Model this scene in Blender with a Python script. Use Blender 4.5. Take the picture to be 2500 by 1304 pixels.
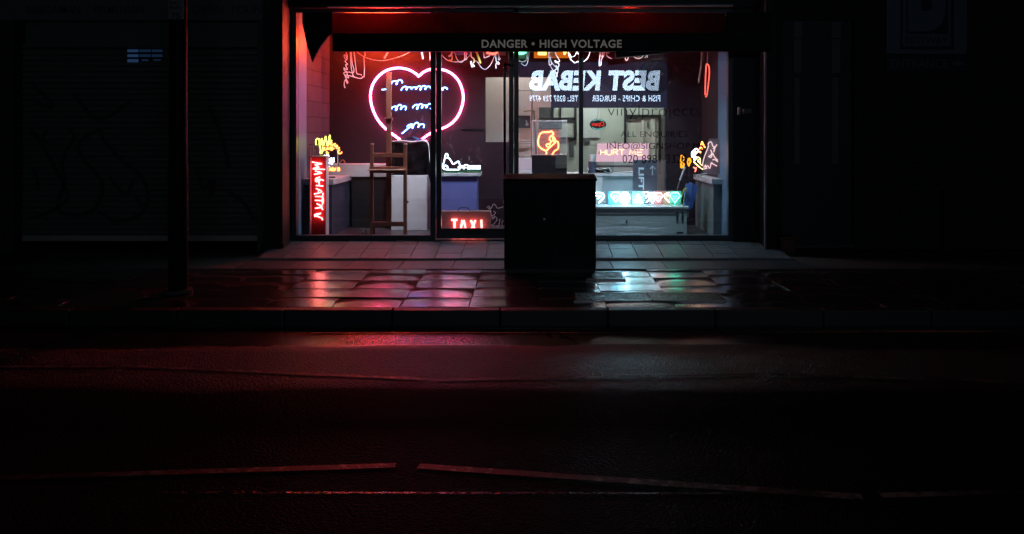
import bpy, bmesh, math, random
from mathutils import Vector
random.seed(7)
for o in list(bpy.data.objects):
    bpy.data.objects.remove(o, do_unlink=True)
SC = bpy.context.scene
COL = SC.collection
R = math.radians

# ------------------------------------------------------------------ camera
F = 2000.0                      # focal length in photo pixels
PX, PY, EYE = 1300.0, 325.0, 1.5
cam = bpy.data.cameras.new('camera'); cam_o = bpy.data.objects.new('camera', cam); COL.objects.link(cam_o)
cam_o.location = (0, 0, EYE); cam_o.rotation_euler = (R(90), 0, 0)
cam.sensor_width = 36; cam.lens = F / 2500 * 36
cam.shift_x = -(PX - 1250) / 2500; cam.shift_y = -(652 - PY) / 2500
cam.clip_start = .05; cam.clip_end = 400
SC.camera = cam_o

# ------------------------------------------------------------------ night sky, exposure
W = bpy.data.worlds.new('World'); SC.world = W; W.use_nodes = True
wn = W.node_tree.nodes; wl_ = W.node_tree.links; wn.clear()
sky = wn.new('ShaderNodeTexSky'); sky.sky_type = 'NISHITA'; sky.sun_disc = False
sky.sun_elevation = R(-4); sky.sun_rotation = R(200)
hs = wn.new('ShaderNodeHueSaturation'); hs.inputs['Saturation'].default_value = .45
bg = wn.new('ShaderNodeBackground'); bg.inputs['Strength'].default_value = .05
wo = wn.new('ShaderNodeOutputWorld')
wl_.new(sky.outputs[0], hs.inputs['Color']); wl_.new(hs.outputs[0], bg.inputs['Color']); wl_.new(bg.outputs[0], wo.inputs[0])
SC.view_settings.view_transform = 'Standard'; SC.view_settings.look = 'None'
SC.view_settings.exposure = 0; SC.view_settings.gamma = 1
cy = SC.cycles
cy.use_denoising = True
try: cy.denoiser = 'OPENIMAGEDENOISE'; cy.denoising_input_passes = 'RGB_ALBEDO_NORMAL'; cy.denoising_prefilter = 'ACCURATE'
except Exception: pass
cy.use_adaptive_sampling = False
cy.max_bounces = 8; cy.diffuse_bounces = 3; cy.glossy_bounces = 4; cy.transparent_max_bounces = 24
cy.sample_clamp_indirect = 6; cy.caustics_reflective = False; cy.caustics_refractive = False
cy.use_light_tree = True

# ------------------------------------------------------------------ helpers
def at(px, py, Y): return Vector(((px - PX) / F * Y, Y, EYE - (py - PY) / F * Y))
def wx(px, Y): return (px - PX) / F * Y
def wz(py, Y): return EYE - (py - PY) / F * Y
def zm(ox, oy, s, pts): return [(ox + x / s, oy + y / s) for x, y in pts]

WL = {}
def tag(o, label, cat, group=None):
    o['label'] = label; o['category'] = cat
    if group: o['group'] = group
    return o
def thing(name, label, cat, loc, group=None):
    o = bpy.data.objects.new(name, None); COL.objects.link(o); o.empty_display_size = .1
    o.location = loc; WL[o.name] = Vector(loc)
    return tag(o, label, cat, group)

class MB:
    def __init__(s): s.v = []; s.f = []; s.sm = []
    def add(s, vs, fs, smooth=False):
        n = len(s.v); s.v += [tuple(p) for p in vs]
        for f in fs: s.f.append(tuple(i + n for i in f)); s.sm.append(smooth)
        return s
    def box(s, x0, x1, y0, y1, z0, z1):
        x0, x1 = sorted((x0, x1)); y0, y1 = sorted((y0, y1)); z0, z1 = sorted((z0, z1))
        return s.add([(x0,y0,z0),(x1,y0,z0),(x1,y1,z0),(x0,y1,z0),(x0,y0,z1),(x1,y0,z1),(x1,y1,z1),(x0,y1,z1)],
                     [(0,3,2,1),(4,5,6,7),(0,1,5,4),(1,2,6,5),(2,3,7,6),(3,0,4,7)])
    def pbox(s, p0, p1, q0, q1, Y, d):      # box whose front face fills a pixel rectangle at depth Y
        return s.box(wx(p0, Y), wx(p1, Y), Y, Y + d, wz(q0, Y), wz(q1, Y))
    def prism(s, pts, d):                   # outline (Vectors in a plane facing -Y) given thickness d along Y
        n = len(pts); a = [Vector(p) for p in pts]; b = [p + Vector((0, d, 0)) for p in a]
        return s.add(a + b, [tuple(range(n)), tuple(range(2*n-1, n-1, -1))] + [(i, i+n, (i+1) % n + n, (i+1) % n) for i in range(n)])
    def tube(s, pts, r, closed=False, n=8, smooth=0):
        p = [Vector(q) for q in pts]
        if smooth: p = catmull(p, smooth, closed)
        m = len(p)
        if m < 2: return s
        T = []
        for i in range(m):
            a = p[(i-1) % m] if (closed or i > 0) else p[i]
            b = p[(i+1) % m] if (closed or i < m-1) else p[i]
            t = b - a
            T.append(t.normalized() if t.length > 1e-9 else Vector((0, 0, 1)))
        up = Vector((0, 1, 0)) if abs(T[0].y) < .9 else Vector((1, 0, 0))
        N = T[0].cross(up).normalized()
        vs = []
        for i in range(m):
            N = (N - T[i] * N.dot(T[i]))
            N = N.normalized() if N.length > 1e-6 else T[i].orthogonal().normalized()
            B = T[i].cross(N)
            for k in range(n):
                a = 2 * math.pi * k / n
                vs.append(p[i] + N * (math.cos(a) * r) + B * (math.sin(a) * r))
        fs = []
        for i in range(m if closed else m-1):
            j = (i+1) % m
            for k in range(n):
                l = (k+1) % n
                fs.append((i*n+k, i*n+l, j*n+l, j*n+k))
        s.add(vs, fs, True)
        if not closed:
            s.add(vs[:n], [tuple(range(n-1, -1, -1))]); s.add(vs[-n:], [tuple(range(n))])
        return s
    def ptube(s, px, Y, r, closed=False, smooth=0, n=7):
        return s.tube([at(x, y, Y) for x, y in px], r, closed, n, smooth)
    def cyl(s, x, y, z0, z1, r, n=24, r2=None):
        r2 = r if r2 is None else r2
        a = [(x+math.cos(2*math.pi*k/n)*r, y+math.sin(2*math.pi*k/n)*r, z0) for k in range(n)]
        b = [(x+math.cos(2*math.pi*k/n)*r2, y+math.sin(2*math.pi*k/n)*r2, z1) for k in range(n)]
        s.add(a+b, [(k, (k+1) % n, (k+1) % n+n, k+n) for k in range(n)], True)
        s.add(a, [tuple(range(n-1, -1, -1))]); s.add(b, [tuple(range(n))]); return s
    def ribbon(s, pts, w, Y, smooth=6, t=.003):   # flat band of paint on a plane facing -Y
        p = [at(x, y, Y) for x, y in pts]
        if smooth: p = catmull(p, smooth, False)
        L = []; Rr = []
        for i in range(len(p)):
            d = p[min(i+1, len(p)-1)] - p[max(i-1, 0)]
            nn = Vector((-d.z, 0, d.x)); nn = nn.normalized() * w / 2 if nn.length > 1e-9 else Vector((w/2, 0, 0))
            L.append(p[i] + nn); Rr.append(p[i] - nn)
        m = len(p)
        return s.add(L + Rr, [(i, i+1, m+i+1, m+i) for i in range(m-1)])
    def build(s, name, mat, parent=None, bevel=0, label=None):
        off = WL.get(parent.name, Vector((0, 0, 0))) if parent else Vector((0, 0, 0))
        me = bpy.data.meshes.new(name)
        me.from_pydata([Vector(p) - off for p in s.v], [], s.f)
        for p, q in zip(me.polygons, s.sm): p.use_smooth = q
        if bevel:
            b = bmesh.new(); b.from_mesh(me)
            es = [e for e in b.edges if len(e.link_faces) == 2 and e.calc_face_angle(0) > .6]
            bmesh.ops.bevel(b, geom=es, offset=bevel, segments=2, profile=.6, affect='EDGES')
            b.to_mesh(me); b.free()
        me.materials.append(mat); me.validate()
        o = bpy.data.objects.new(name, me); COL.objects.link(o)
        if parent: o.parent = parent; WL[o.name] = off
        if label: o['label'] = label
        return o
    def struct(s, name, mat):
        o = s.build(name, mat); o['kind'] = 'structure'; return o

def catmull(p, k, closed):
    out = []; m = len(p)
    for i in range(m if closed else m-1):
        a, b, c, d = (p[(i-1) % m] if closed or i else p[i]), p[i], p[(i+1) % m], (p[(i+2) % m] if closed or i+2 < m else p[(i+1) % m])
        for j in range(k):
            t = j / k
            out.append(.5*((2*b)+(c-a)*t+(2*a-5*b+4*c-d)*t*t+(3*b-a-3*c+d)*t*t*t))
    if not closed: out.append(p[-1])
    return out

def text(mb, s, x0, x1, z0, z1, Y, thick=.003, offset=0, shear=0, face=-1, rot=0, space=1.0, keep=False):
    """lettering fitted into a rectangle on a plane facing -Y (face=-1) or +Y (face=1); rot=90 reads downwards"""
    c = bpy.data.curves.new('t', 'FONT'); c.body = s; c.extrude = .5; c.offset = offset; c.shear = shear
    c.space_character = space; c.resolution_u = 4
    o = bpy.data.objects.new('t', c); COL.objects.link(o)
    bpy.context.view_layer.update()
    dg = bpy.context.evaluated_depsgraph_get()
    me = bpy.data.meshes.new_from_object(o.evaluated_get(dg))
    vs = [v.co.copy() for v in me.vertices]; fs = [tuple(p.vertices) for p in me.polygons]
    bpy.data.objects.remove(o); bpy.data.curves.remove(c); bpy.data.meshes.remove(me)
    a, b = min(v.x for v in vs), max(v.x for v in vs); e, g = min(v.y for v in vs), max(v.y for v in vs)
    out = []
    for v in vs:
        u, w = (v.x-a)/(b-a), (v.y-e)/(g-e)
        if rot == 90: u, w = w, 1-u
        X = x0 + u*(x1-x0) if face < 0 else x1 - u*(x1-x0)
        out.append((X, Y + face*thick*(v.z+.5), z0 + w*(z1-z0)))
    mb.add(out, fs); return mb
def ptext(mb, s, p0, p1, q0, q1, Y, **k):
    return text(mb, s, wx(p0, Y), wx(p1, Y), wz(q1, Y), wz(q0, Y), Y, **k)

STROKE = {'M': [[(0,0),(.12,1),(.5,.25),(.88,1),(1,0)]], 'A': [[(0,0),(.5,1),(1,0)],[(.2,.38),(.8,.38)]],
 'N': [[(0,0),(.05,1),(.95,0),(1,1)]], 'H': [[(0,0),(0,1)],[(1,0),(1,1)],[(0,.5),(1,.5)]], 'T': [[(0,1),(1,1)],[(.5,1),(.5,0)]],
 'X': [[(0,0),(1,1)],[(0,1),(1,0)]], 'I': [[(.5,0),(.5,1)]], 'U': [[(0,1),(0,.25),(.3,0),(.7,0),(1,.25),(1,1)]],
 'R': [[(0,0),(0,1),(.7,1),(1,.78),(.7,.5),(0,.5)],[(.45,.5),(1,0)]], 'E': [[(1,1),(0,1),(0,0),(1,0)],[(0,.5),(.8,.5)]],
 'O': [[(.5,1),(.1,.8),(0,.5),(.1,.2),(.5,0),(.9,.2),(1,.5),(.9,.8),(.5,1)]],
 'p': [[(0,-.4),(.1,.6),(.6,.65),(.8,.4),(.6,.1),(.1,.1)]], 'e': [[(0,.35),(.9,.4),(.7,.7),(.2,.65),(0,.3),(.3,0),(.9,.1)]],
 'n': [[(0,0),(.05,.65),(.1,.4),(.5,.68),(.85,.5),(.9,0)]], 'D': [[(0,0),(.5,1),(1,0),(0,0)]]}

# ------------------------------------------------------------------ materials
def nodes(name):
    m = bpy.data.materials.new(name); m.use_nodes = True
    return m, m.node_tree.nodes, m.node_tree.links
MATS = {}
def pbr(name, col, rough=.6, metal=0, spec=.5, var=.25, scale=6, bump=0, bscale=40, rvar=0, alpha=None, trans=0):
    if name in MATS: return MATS[name]
    m, n, l = nodes(name); b = n['Principled BSDF']
    b.inputs['Roughness'].default_value = rough; b.inputs['Metallic'].default_value = metal
    b.inputs['Specular IOR Level'].default_value = spec
    g = n.new('ShaderNodeNewGeometry')
    no = n.new('ShaderNodeTexNoise'); no.inputs['Scale'].default_value = scale; no.inputs['Detail'].default_value = 8; no.inputs['Roughness'].default_value = .65
    l.new(g.outputs['Position'], no.inputs['Vector'])
    mx = n.new('ShaderNodeMixRGB'); mx.inputs[1].default_value = (*[c*(1-var) for c in col], 1); mx.inputs[2].default_value = (*[min(1, c*(1+var)) for c in col], 1)
    l.new(no.outputs['Fac'], mx.inputs[0]); l.new(mx.outputs[0], b.inputs['Base Color'])
    if rvar:
        mr = n.new('ShaderNodeMapRange'); mr.inputs[1].default_value = .3; mr.inputs[2].default_value = .7
        mr.inputs[3].default_value = max(0, rough-rvar); mr.inputs[4].default_value = rough+rvar
        l.new(no.outputs['Fac'], mr.inputs[0]); l.new(mr.outputs[0], b.inputs['Roughness'])
    if bump:
        n2 = n.new('ShaderNodeTexNoise'); n2.inputs['Scale'].default_value = bscale; n2.inputs['Detail'].default_value = 4
        l.new(g.outputs['Position'], n2.inputs['Vector'])
        bu = n.new('ShaderNodeBump'); bu.inputs['Strength'].default_value = bump; bu.inputs['Distance'].default_value = .02
        l.new(n2.outputs['Fac'], bu.inputs['Height']); l.new(bu.outputs[0], b.inputs['Normal'])
    MATS[name] = m; return m
NEON = 3.0
def emit(name, col, st):
    if name in MATS: return MATS[name]
    if name.startswith('neon'): st *= NEON
    m, n, l = nodes(name); n.remove(n['Principled BSDF'])
    e = n.new('ShaderNodeEmission'); e.inputs[0].default_value = (*col, 1); e.inputs[1].default_value = st
    l.new(e.outputs[0], n['Material Output'].inputs[0]); MATS[name] = m; return m
def brickmat(name, axes, c1, c2, mort, bw, rh, ms, rough=.8, bump=.6):
    m, n, l = nodes(name); b = n['Principled BSDF']; b.inputs['Roughness'].default_value = rough
    g = n.new('ShaderNodeNewGeometry'); sx = n.new('ShaderNodeSeparateXYZ'); cx = n.new('ShaderNodeCombineXYZ')
    l.new(g.outputs['Position'], sx.inputs[0]); l.new(sx.outputs[axes[0]], cx.inputs[0]); l.new(sx.outputs[axes[1]], cx.inputs[1])
    t = n.new('ShaderNodeTexBrick'); l.new(cx.outputs[0], t.inputs['Vector'])
    t.inputs['Color1'].default_value = (*c1, 1); t.inputs['Color2'].default_value = (*c2, 1); t.inputs['Mortar'].default_value = (*mort, 1)
    t.inputs['Scale'].default_value = 1; t.inputs['Mortar Size'].default_value = ms; t.inputs['Brick Width'].default_value = bw; t.inputs['Row Height'].default_value = rh
    no = n.new('ShaderNodeTexNoise'); no.inputs['Scale'].default_value = 25; no.inputs['Detail'].default_value = 6; l.new(g.outputs['Position'], no.inputs['Vector'])
    mx = n.new('ShaderNodeMixRGB'); mx.blend_type = 'MULTIPLY'; mx.inputs[0].default_value = .5
    l.new(t.outputs[0], mx.inputs[1]); l.new(no.outputs['Fac'], mx.inputs[2]); l.new(mx.outputs[0], b.inputs['Base Color'])
    ad = n.new('ShaderNodeMath'); ad.operation = 'MULTIPLY_ADD'; ad.inputs[1].default_value = -1; l.new(t.outputs['Fac'], ad.inputs[0])
    m2 = n.new('ShaderNodeMath'); m2.operation = 'MULTIPLY'; m2.inputs[1].default_value = .35; l.new(no.outputs['Fac'], m2.inputs[0]); l.new(m2.outputs[0], ad.inputs[2])
    bu = n.new('ShaderNodeBump'); bu.inputs['Strength'].default_value = bump; bu.inputs['Distance'].default_value = .012
    l.new(ad.outputs[0], bu.inputs['Height']); l.new(bu.outputs[0], b.inputs['Normal']); return m

def glassmat(name, tint=(.95, .97, 1), refl=.1, dirt=.5):
    m, n, l = nodes(name); n.remove(n['Principled BSDF'])
    tr = n.new('ShaderNodeBsdfTransparent'); tr.inputs[0].default_value = (*tint, 1)
    gl = n.new('ShaderNodeBsdfGlossy'); gl.inputs['Roughness'].default_value = 0.0; gl.inputs[0].default_value = (.95, .97, 1, 1)
    mx = n.new('ShaderNodeMixShader')
    lw = n.new('ShaderNodeLayerWeight'); lw.inputs[0].default_value = .25
    ma = n.new('ShaderNodeMath'); ma.operation = 'MULTIPLY_ADD'; ma.inputs[1].default_value = .5; ma.inputs[2].default_value = refl
    l.new(lw.outputs['Facing'], ma.inputs[0]); 
    pw = n.new('ShaderNodeMath'); pw.operation = 'POWER'; pw.inputs[1].default_value = 3
    l.new(lw.outputs['Facing'], pw.inputs[0]); l.new(pw.outputs[0], ma.inputs[0])
    l.new(ma.outputs[0], mx.inputs[0]); l.new(tr.outputs[0], mx.inputs[1]); l.new(gl.outputs[0], mx.inputs[2])
    out = mx
    if dirt:      # dried water specks and smears on the glass
        g = n.new('ShaderNodeNewGeometry')
        n1 = n.new('ShaderNodeTexNoise'); n1.inputs['Scale'].default_value = 55; n1.inputs['Detail'].default_value = 3; l.new(g.outputs['Position'], n1.inputs['Vector'])
        n2 = n.new('ShaderNodeTexNoise'); n2.inputs['Scale'].default_value = 2.2; n2.inputs['Detail'].default_value = 5; l.new(g.outputs['Position'], n2.inputs['Vector'])
        r1 = n.new('ShaderNodeMapRange'); r1.inputs[1].default_value = .60; r1.inputs[2].default_value = .72; l.new(n1.outputs['Fac'], r1.inputs[0])
        r2 = n.new('ShaderNodeMapRange'); r2.inputs[1].default_value = .45; r2.inputs[2].default_value = .75; l.new(n2.outputs['Fac'], r2.inputs[0])
        mu = n.new('ShaderNodeMath'); mu.operation = 'MULTIPLY'; l.new(r1.outputs[0], mu.inputs[0]); l.new(r2.outputs[0], mu.inputs[1])
        mu2 = n.new('ShaderNodeMath'); mu2.operation = 'MULTIPLY_ADD'; mu2.inputs[1].default_value = dirt; mu2.inputs[2].default_value = 0; l.new(mu.outputs[0], mu2.inputs[0])
        tl = n.new('ShaderNodeBsdfTranslucent'); tl.inputs[0].default_value = (.75, .78, .8, 1)
        m3 = n.new('ShaderNodeMixShader'); l.new(mu2.outputs[0], m3.inputs[0]); l.new(mx.outputs[0], m3.inputs[1]); l.new(tl.outputs[0], m3.inputs[2])
        out = m3
    l.new(out.outputs[0], n['Material Output'].inputs[0]); return m
def film(name, col, op):    # see-through tinted film
    m, n, l = nodes(name); b = n['Principled BSDF']; b.inputs['Base Color'].default_value = (*col, 1); b.inputs['Roughness'].default_value = .4; b.inputs['Specular IOR Level'].default_value = .1
    tr = n.new('ShaderNodeBsdfTransparent'); mx = n.new('ShaderNodeMixShader'); mx.inputs[0].default_value = op
    l.new(tr.outputs[0], mx.inputs[1]); l.new(b.outputs[0], mx.inputs[2]); l.new(mx.outputs[0], n['Material Output'].inputs[0]); return m
def scuffed(name, base, mark, amt=.5, rough=.55):   # black paint with chalky smears and scratches
    m, n, l = nodes(name); b = n['Principled BSDF']; b.inputs['Specular IOR Level'].default_value = .15; b.inputs['Roughness'].default_value = rough
    g = n.new('ShaderNodeNewGeometry'); mp = n.new('ShaderNodeMapping'); mp.inputs['Scale'].default_value = (1, 1, .55); l.new(g.outputs['Position'], mp.inputs[0])
    n1 = n.new('ShaderNodeTexNoise'); n1.inputs['Scale'].default_value = 9; n1.inputs['Detail'].default_value = 10; n1.inputs['Roughness'].default_value = .7; n1.inputs['Distortion'].default_value = .8
    l.new(mp.outputs[0], n1.inputs['Vector'])
    n2 = n.new('ShaderNodeTexNoise'); n2.inputs['Scale'].default_value = 1.6; n2.inputs['Detail'].default_value = 3; l.new(g.outputs['Position'], n2.inputs['Vector'])
    r1 = n.new('ShaderNodeMapRange'); r1.inputs[1].default_value = .58; r1.inputs[2].default_value = .74; l.new(n1.outputs['Fac'], r1.inputs[0])
    r2 = n.new('ShaderNodeMapRange'); r2.inputs[1].default_value = .46; r2.inputs[2].default_value = .68; l.new(n2.outputs['Fac'], r2.inputs[0])
    mu = n.new('ShaderNodeMath'); mu.operation = 'MULTIPLY'; l.new(r1.outputs[0], mu.inputs[0]); l.new(r2.outputs[0], mu.inputs[1])
    m2 = n.new('ShaderNodeMath'); m2.operation = 'MULTIPLY'; m2.inputs[1].default_value = amt; l.new(mu.outputs[0], m2.inputs[0])
    mx = n.new('ShaderNodeMixRGB'); mx.inputs[1].default_value = (*base, 1); mx.inputs[2].default_value = (*mark, 1)
    l.new(m2.outputs[0], mx.inputs[0]); l.new(mx.outputs[0], b.inputs['Base Color'])
    bu = n.new('ShaderNodeBump'); bu.inputs['Strength'].default_value = .15; bu.inputs['Distance'].default_value = .01; l.new(n1.outputs['Fac'], bu.inputs['Height']); l.new(bu.outputs[0], b.inputs['Normal'])
    return m
def wetroad(name, base, r0, r1, bump, bsc, lo=.35, hi=.65, psc=1.2, sp=.5):
    m, n, l = nodes(name); b = n['Principled BSDF']; b.inputs['Specular IOR Level'].default_value = sp
    g = n.new('ShaderNodeNewGeometry')
    n1 = n.new('ShaderNodeTexNoise'); n1.inputs['Scale'].default_value = psc; n1.inputs['Detail'].default_value = 6; n1.inputs['Roughness'].default_value = .6
    mp = n.new('ShaderNodeMapping'); mp.inputs['Scale'].default_value = (.5, 1.6, 1); l.new(g.outputs['Position'], mp.inputs[0]); l.new(mp.outputs[0], n1.inputs['Vector'])
    rr = n.new('ShaderNodeMapRange'); rr.inputs[1].default_value = lo; rr.inputs[2].default_value = hi; rr.inputs[3].default_value = r0; rr.inputs[4].default_value = r1
    l.new(n1.outputs['Fac'], rr.inputs[0]); l.new(rr.outputs[0], b.inputs['Roughness'])
    v = n.new('ShaderNodeTexVoronoi'); v.inputs['Scale'].default_value = bsc; l.new(g.outputs['Position'], v.inputs['Vector'])
    n2 = n.new('ShaderNodeTexNoise'); n2.inputs['Scale'].default_value = bsc*.35; n2.inputs['Detail'].default_value = 4; l.new(g.outputs['Position'], n2.inputs['Vector'])
    ad = n.new('ShaderNodeMath'); ad.operation = 'MULTIPLY_ADD'; ad.inputs[1].default_value = 1.5; l.new(n2.outputs['Fac'], ad.inputs[0]); l.new(v.outputs['Distance'], ad.inputs[2])
    bu = n.new('ShaderNodeBump'); bu.inputs['Strength'].default_value = bump; bu.inputs['Distance'].default_value = .008
    l.new(ad.outputs[0], bu.inputs['Height']); l.new(bu.outputs[0], b.inputs['Normal'])
    mx = n.new('ShaderNodeMixRGB'); mx.inputs[1].default_value = (*[c*.7 for c in base], 1); mx.inputs[2].default_value = (*[c*1.4 for c in base], 1)
    l.new(n2.outputs['Fac'], mx.inputs[0]); l.new(mx.outputs[0], b.inputs['Base Color']); return m
def worn(name, paint, ground, cut=.5, sc=18):
    m, n, l = nodes(name); b = n['Principled BSDF']; b.inputs['Roughness'].default_value = .55
    g = n.new('ShaderNodeNewGeometry'); n1 = n.new('ShaderNodeTexNoise'); n1.inputs['Scale'].default_value = sc; n1.inputs['Detail'].default_value = 9; n1.inputs['Roughness'].default_value = .75
    n0 = n.new('ShaderNodeTexNoise'); n0.inputs['Scale'].default_value = 1.1; l.new(g.outputs['Position'], n0.inputs['Vector'])
    l.new(g.outputs['Position'], n1.inputs['Vector'])
    ad = n.new('ShaderNodeMath'); ad.operation = 'ADD'; l.new(n1.outputs['Fac'], ad.inputs[0]); l.new(n0.outputs['Fac'], ad.inputs[1])
    r = n.new('ShaderNodeMapRange'); r.inputs[1].default_value = cut*2-.06; r.inputs[2].default_value = cut*2+.06; l.new(ad.outputs[0], r.inputs[0])
    mx = n.new('ShaderNodeMixRGB'); mx.inputs[1].default_value = (*ground, 1); mx.inputs[2].default_value = (*paint, 1)
    l.new(r.outputs[0], mx.inputs[0]); l.new(mx.outputs[0], b.inputs['Base Color']); return m

BLACK = pbr('black_paint', (.007, .0075, .009), .4, spec=.25, var=.3)
FRAME = pbr('shopfront_frame_paint', (.045, .055, .065), .35, var=.2)
JAMB = pbr('jamb_paint', (.085, .175, .26), .45, var=.15)  # cool tint put into the paint to offset the red light
WHITEP = pbr('white_paint', (.62, .62, .63), .5, var=.12)
PLASTER = pbr('grey_render', (.07, .075, .068), .8, var=.3, bump=.2)
METAL = pbr('dark_metal', (.12, .12, .125), .3, 1, var=.2)
STEEL = pbr('steel', (.45, .45, .46), .25, 1, var=.1)
WOOD = pbr('easel_wood', (.22, .075, .045), .5, var=.4, scale=14)
UNLIT = pbr('white_glass_tube', (.75, .73, .74), .2, var=.05)
WIRE = pbr('white_wire', (.6, .58, .58), .4, var=.1)
GLASS = glassmat('shop_glass', refl=.09, dirt=.05)
GLASS2 = glassmat('speckled_shop_glass', refl=.09, dirt=.2)
ACRYLIC = film('clear_acrylic', (.7, .75, .8), .03)
def bloom_haze(name, op):
    m, n, l = nodes(name); n.remove(n['Principled BSDF']); tr = n.new('ShaderNodeBsdfTransparent'); tl = n.new('ShaderNodeBsdfTranslucent'); tl.inputs[0].default_value = (.8, .85, .9, 1)
    g = n.new('ShaderNodeNewGeometry'); no = n.new('ShaderNodeTexNoise'); no.inputs['Scale'].default_value = 60; no.inputs['Detail'].default_value = 5; l.new(g.outputs['Position'], no.inputs['Vector'])
    mr = n.new('ShaderNodeMapRange'); mr.inputs[1].default_value = .3; mr.inputs[2].default_value = .7; mr.inputs[3].default_value = op*.5; mr.inputs[4].default_value = op*1.5; l.new(no.outputs['Fac'], mr.inputs[0])
    mx = n.new('ShaderNodeMixShader'); l.new(mr.outputs[0], mx.inputs[0]); l.new(tr.outputs[0], mx.inputs[1]); l.new(tl.outputs[0], mx.inputs[2]); l.new(mx.outputs[0], n['Material Output'].inputs[0]); return m
HAZE = bloom_haze('dusty_acrylic', .07)  # haze in the covers stands in for bloom around the tubes
VINYL = film('black_vinyl', (.012, .012, .016), .88)
PINK = emit('neon_pink', (1, .09, .24), 18)
BLUE = emit('neon_blue', (.14, .32, 1), 6)
RED = emit('neon_red', (1, .12, .10), 5)
HOTRED = emit('neon_deep_red', (1, .06, .010), 90)
HOTRED2 = emit('neon_deep_red_near', (1, .03, .01), 520)
HOTRED3 = emit('neon_deep_red_side', (1, .03, .01), 330)
CYAN = emit('neon_cyan', (.25, .85, 1), 7)
WHITEN = emit('neon_white', (.75, .88, 1), 1.8)
YELLOW = emit('neon_yellow', (.85, 1, .13), 1.5)
ORANGE = emit('neon_orange', (1, .3, .06), 2)
AMBER = emit('neon_amber', (1, .38, .02), .7)
TEAL = emit('neon_teal', (.15, 1, .65), 4.5)
PINKW = emit('neon_pinkish_white', (1, .55, .5), 3)
GREEN = emit('neon_green', (.2, .95, .5), 1.2)

# ------------------------------------------------------------------ ground
G = 10.5          # glass plane
KY, KZ = 6.94, -.132
def roadmat():
    m, n, l = nodes('asphalt'); b = n['Principled BSDF']
    g = n.new('ShaderNodeNewGeometry'); sx = n.new('ShaderNodeSeparateXYZ'); l.new(g.outputs['Position'], sx.inputs[0])
    mp = n.new('ShaderNodeMapping'); mp.inputs['Scale'].default_value = (.55, 1.5, 1); l.new(g.outputs['Position'], mp.inputs[0])
    n1 = n.new('ShaderNodeTexNoise'); n1.inputs['Scale'].default_value = 1.3; n1.inputs['Detail'].default_value = 8; n1.inputs['Roughness'].default_value = .65; l.new(mp.outputs[0], n1.inputs['Vector'])
    y1 = n.new('ShaderNodeMath'); y1.operation = 'MULTIPLY_ADD'; y1.inputs[1].default_value = .45; l.new(n1.outputs['Fac'], y1.inputs[0]); l.new(sx.outputs[1], y1.inputs[2])
    t = n.new('ShaderNodeMapRange'); t.inputs[1].default_value = 2.3+.225; t.inputs[2].default_value = KY+.225; l.new(y1.outputs[0], t.inputs[0])
    cr = n.new('ShaderNodeValToRGB'); e = cr.color_ramp.elements
    stops = [(0, .36, .008, .9), (.40, .36, .008, .9), (.49, .55, .003, 1), (.62, .5, .008, 1), (.69, .34, .30, 1), (.82, .31, .6, 1), (.87, .27, 1, .10), (1, .26, 1, .08)]
    e[0].position = 0; e[1].position = 1
    while len(e) < len(stops): e.new(.5)
    for el, st in zip(e, stops): el.position = st[0]; el.color = (st[1], st[2], st[3], 1)
    l.new(t.outputs[0], cr.inputs[0])
    sp = n.new('ShaderNodeSeparateColor'); l.new(cr.outputs[0], sp.inputs[0])
    l.new(sp.outputs[0], b.inputs['Roughness']); l.new(sp.outputs[1], b.inputs['Specular IOR Level'])
    v = n.new('ShaderNodeTexVoronoi'); v.inputs['Scale'].default_value = 62; l.new(g.outputs['Position'], v.inputs['Vector'])
    n2 = n.new('ShaderNodeTexNoise'); n2.inputs['Scale'].default_value = 75; n2.inputs['Detail'].default_value = 5; l.new(g.outputs['Position'], n2.inputs['Vector'])
    ad = n.new('ShaderNodeMath'); ad.operation = 'MULTIPLY_ADD'; ad.inputs[1].default_value = 1.4; l.new(n2.outputs['Fac'], ad.inputs[0]); l.new(v.outputs['Distance'], ad.inputs[2])
    bu = n.new('ShaderNodeBump'); bu.inputs['Distance'].default_value = .016; l.new(sp.outputs[2], bu.inputs['Strength'])
    l.new(ad.outputs[0], bu.inputs['Height']); l.new(bu.outputs[0], b.inputs['Normal'])
    mx = n.new('ShaderNodeMixRGB'); mx.inputs[1].default_value = (.010, .010, .0105, 1); mx.inputs[2].default_value = (.022, .022, .022, 1)
    l.new(n2.outputs['Fac'], mx.inputs[0]); l.new(mx.outputs[0], b.inputs['Base Color']); return m
MB().add([(-90, 2.3, KZ), (90, 2.3, KZ), (90, KY, KZ), (-90, KY, KZ)], [(0, 1, 2, 3)]).struct('road', roadmat())
# kerb stones
kb = MB(); x = -14.0
while x < 14:
    kb.box(x+.003, x+.91, KY, KY+.125, -.2, random.uniform(-.002, .002)); x += .915
KERB = pbr('kerb_granite', (.02, .02, .0195), .45, var=.35, scale=30, bump=.3, bscale=80, rvar=.1)
kb.build('kerb', KERB, bevel=.012)['kind'] = 'structure'
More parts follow.
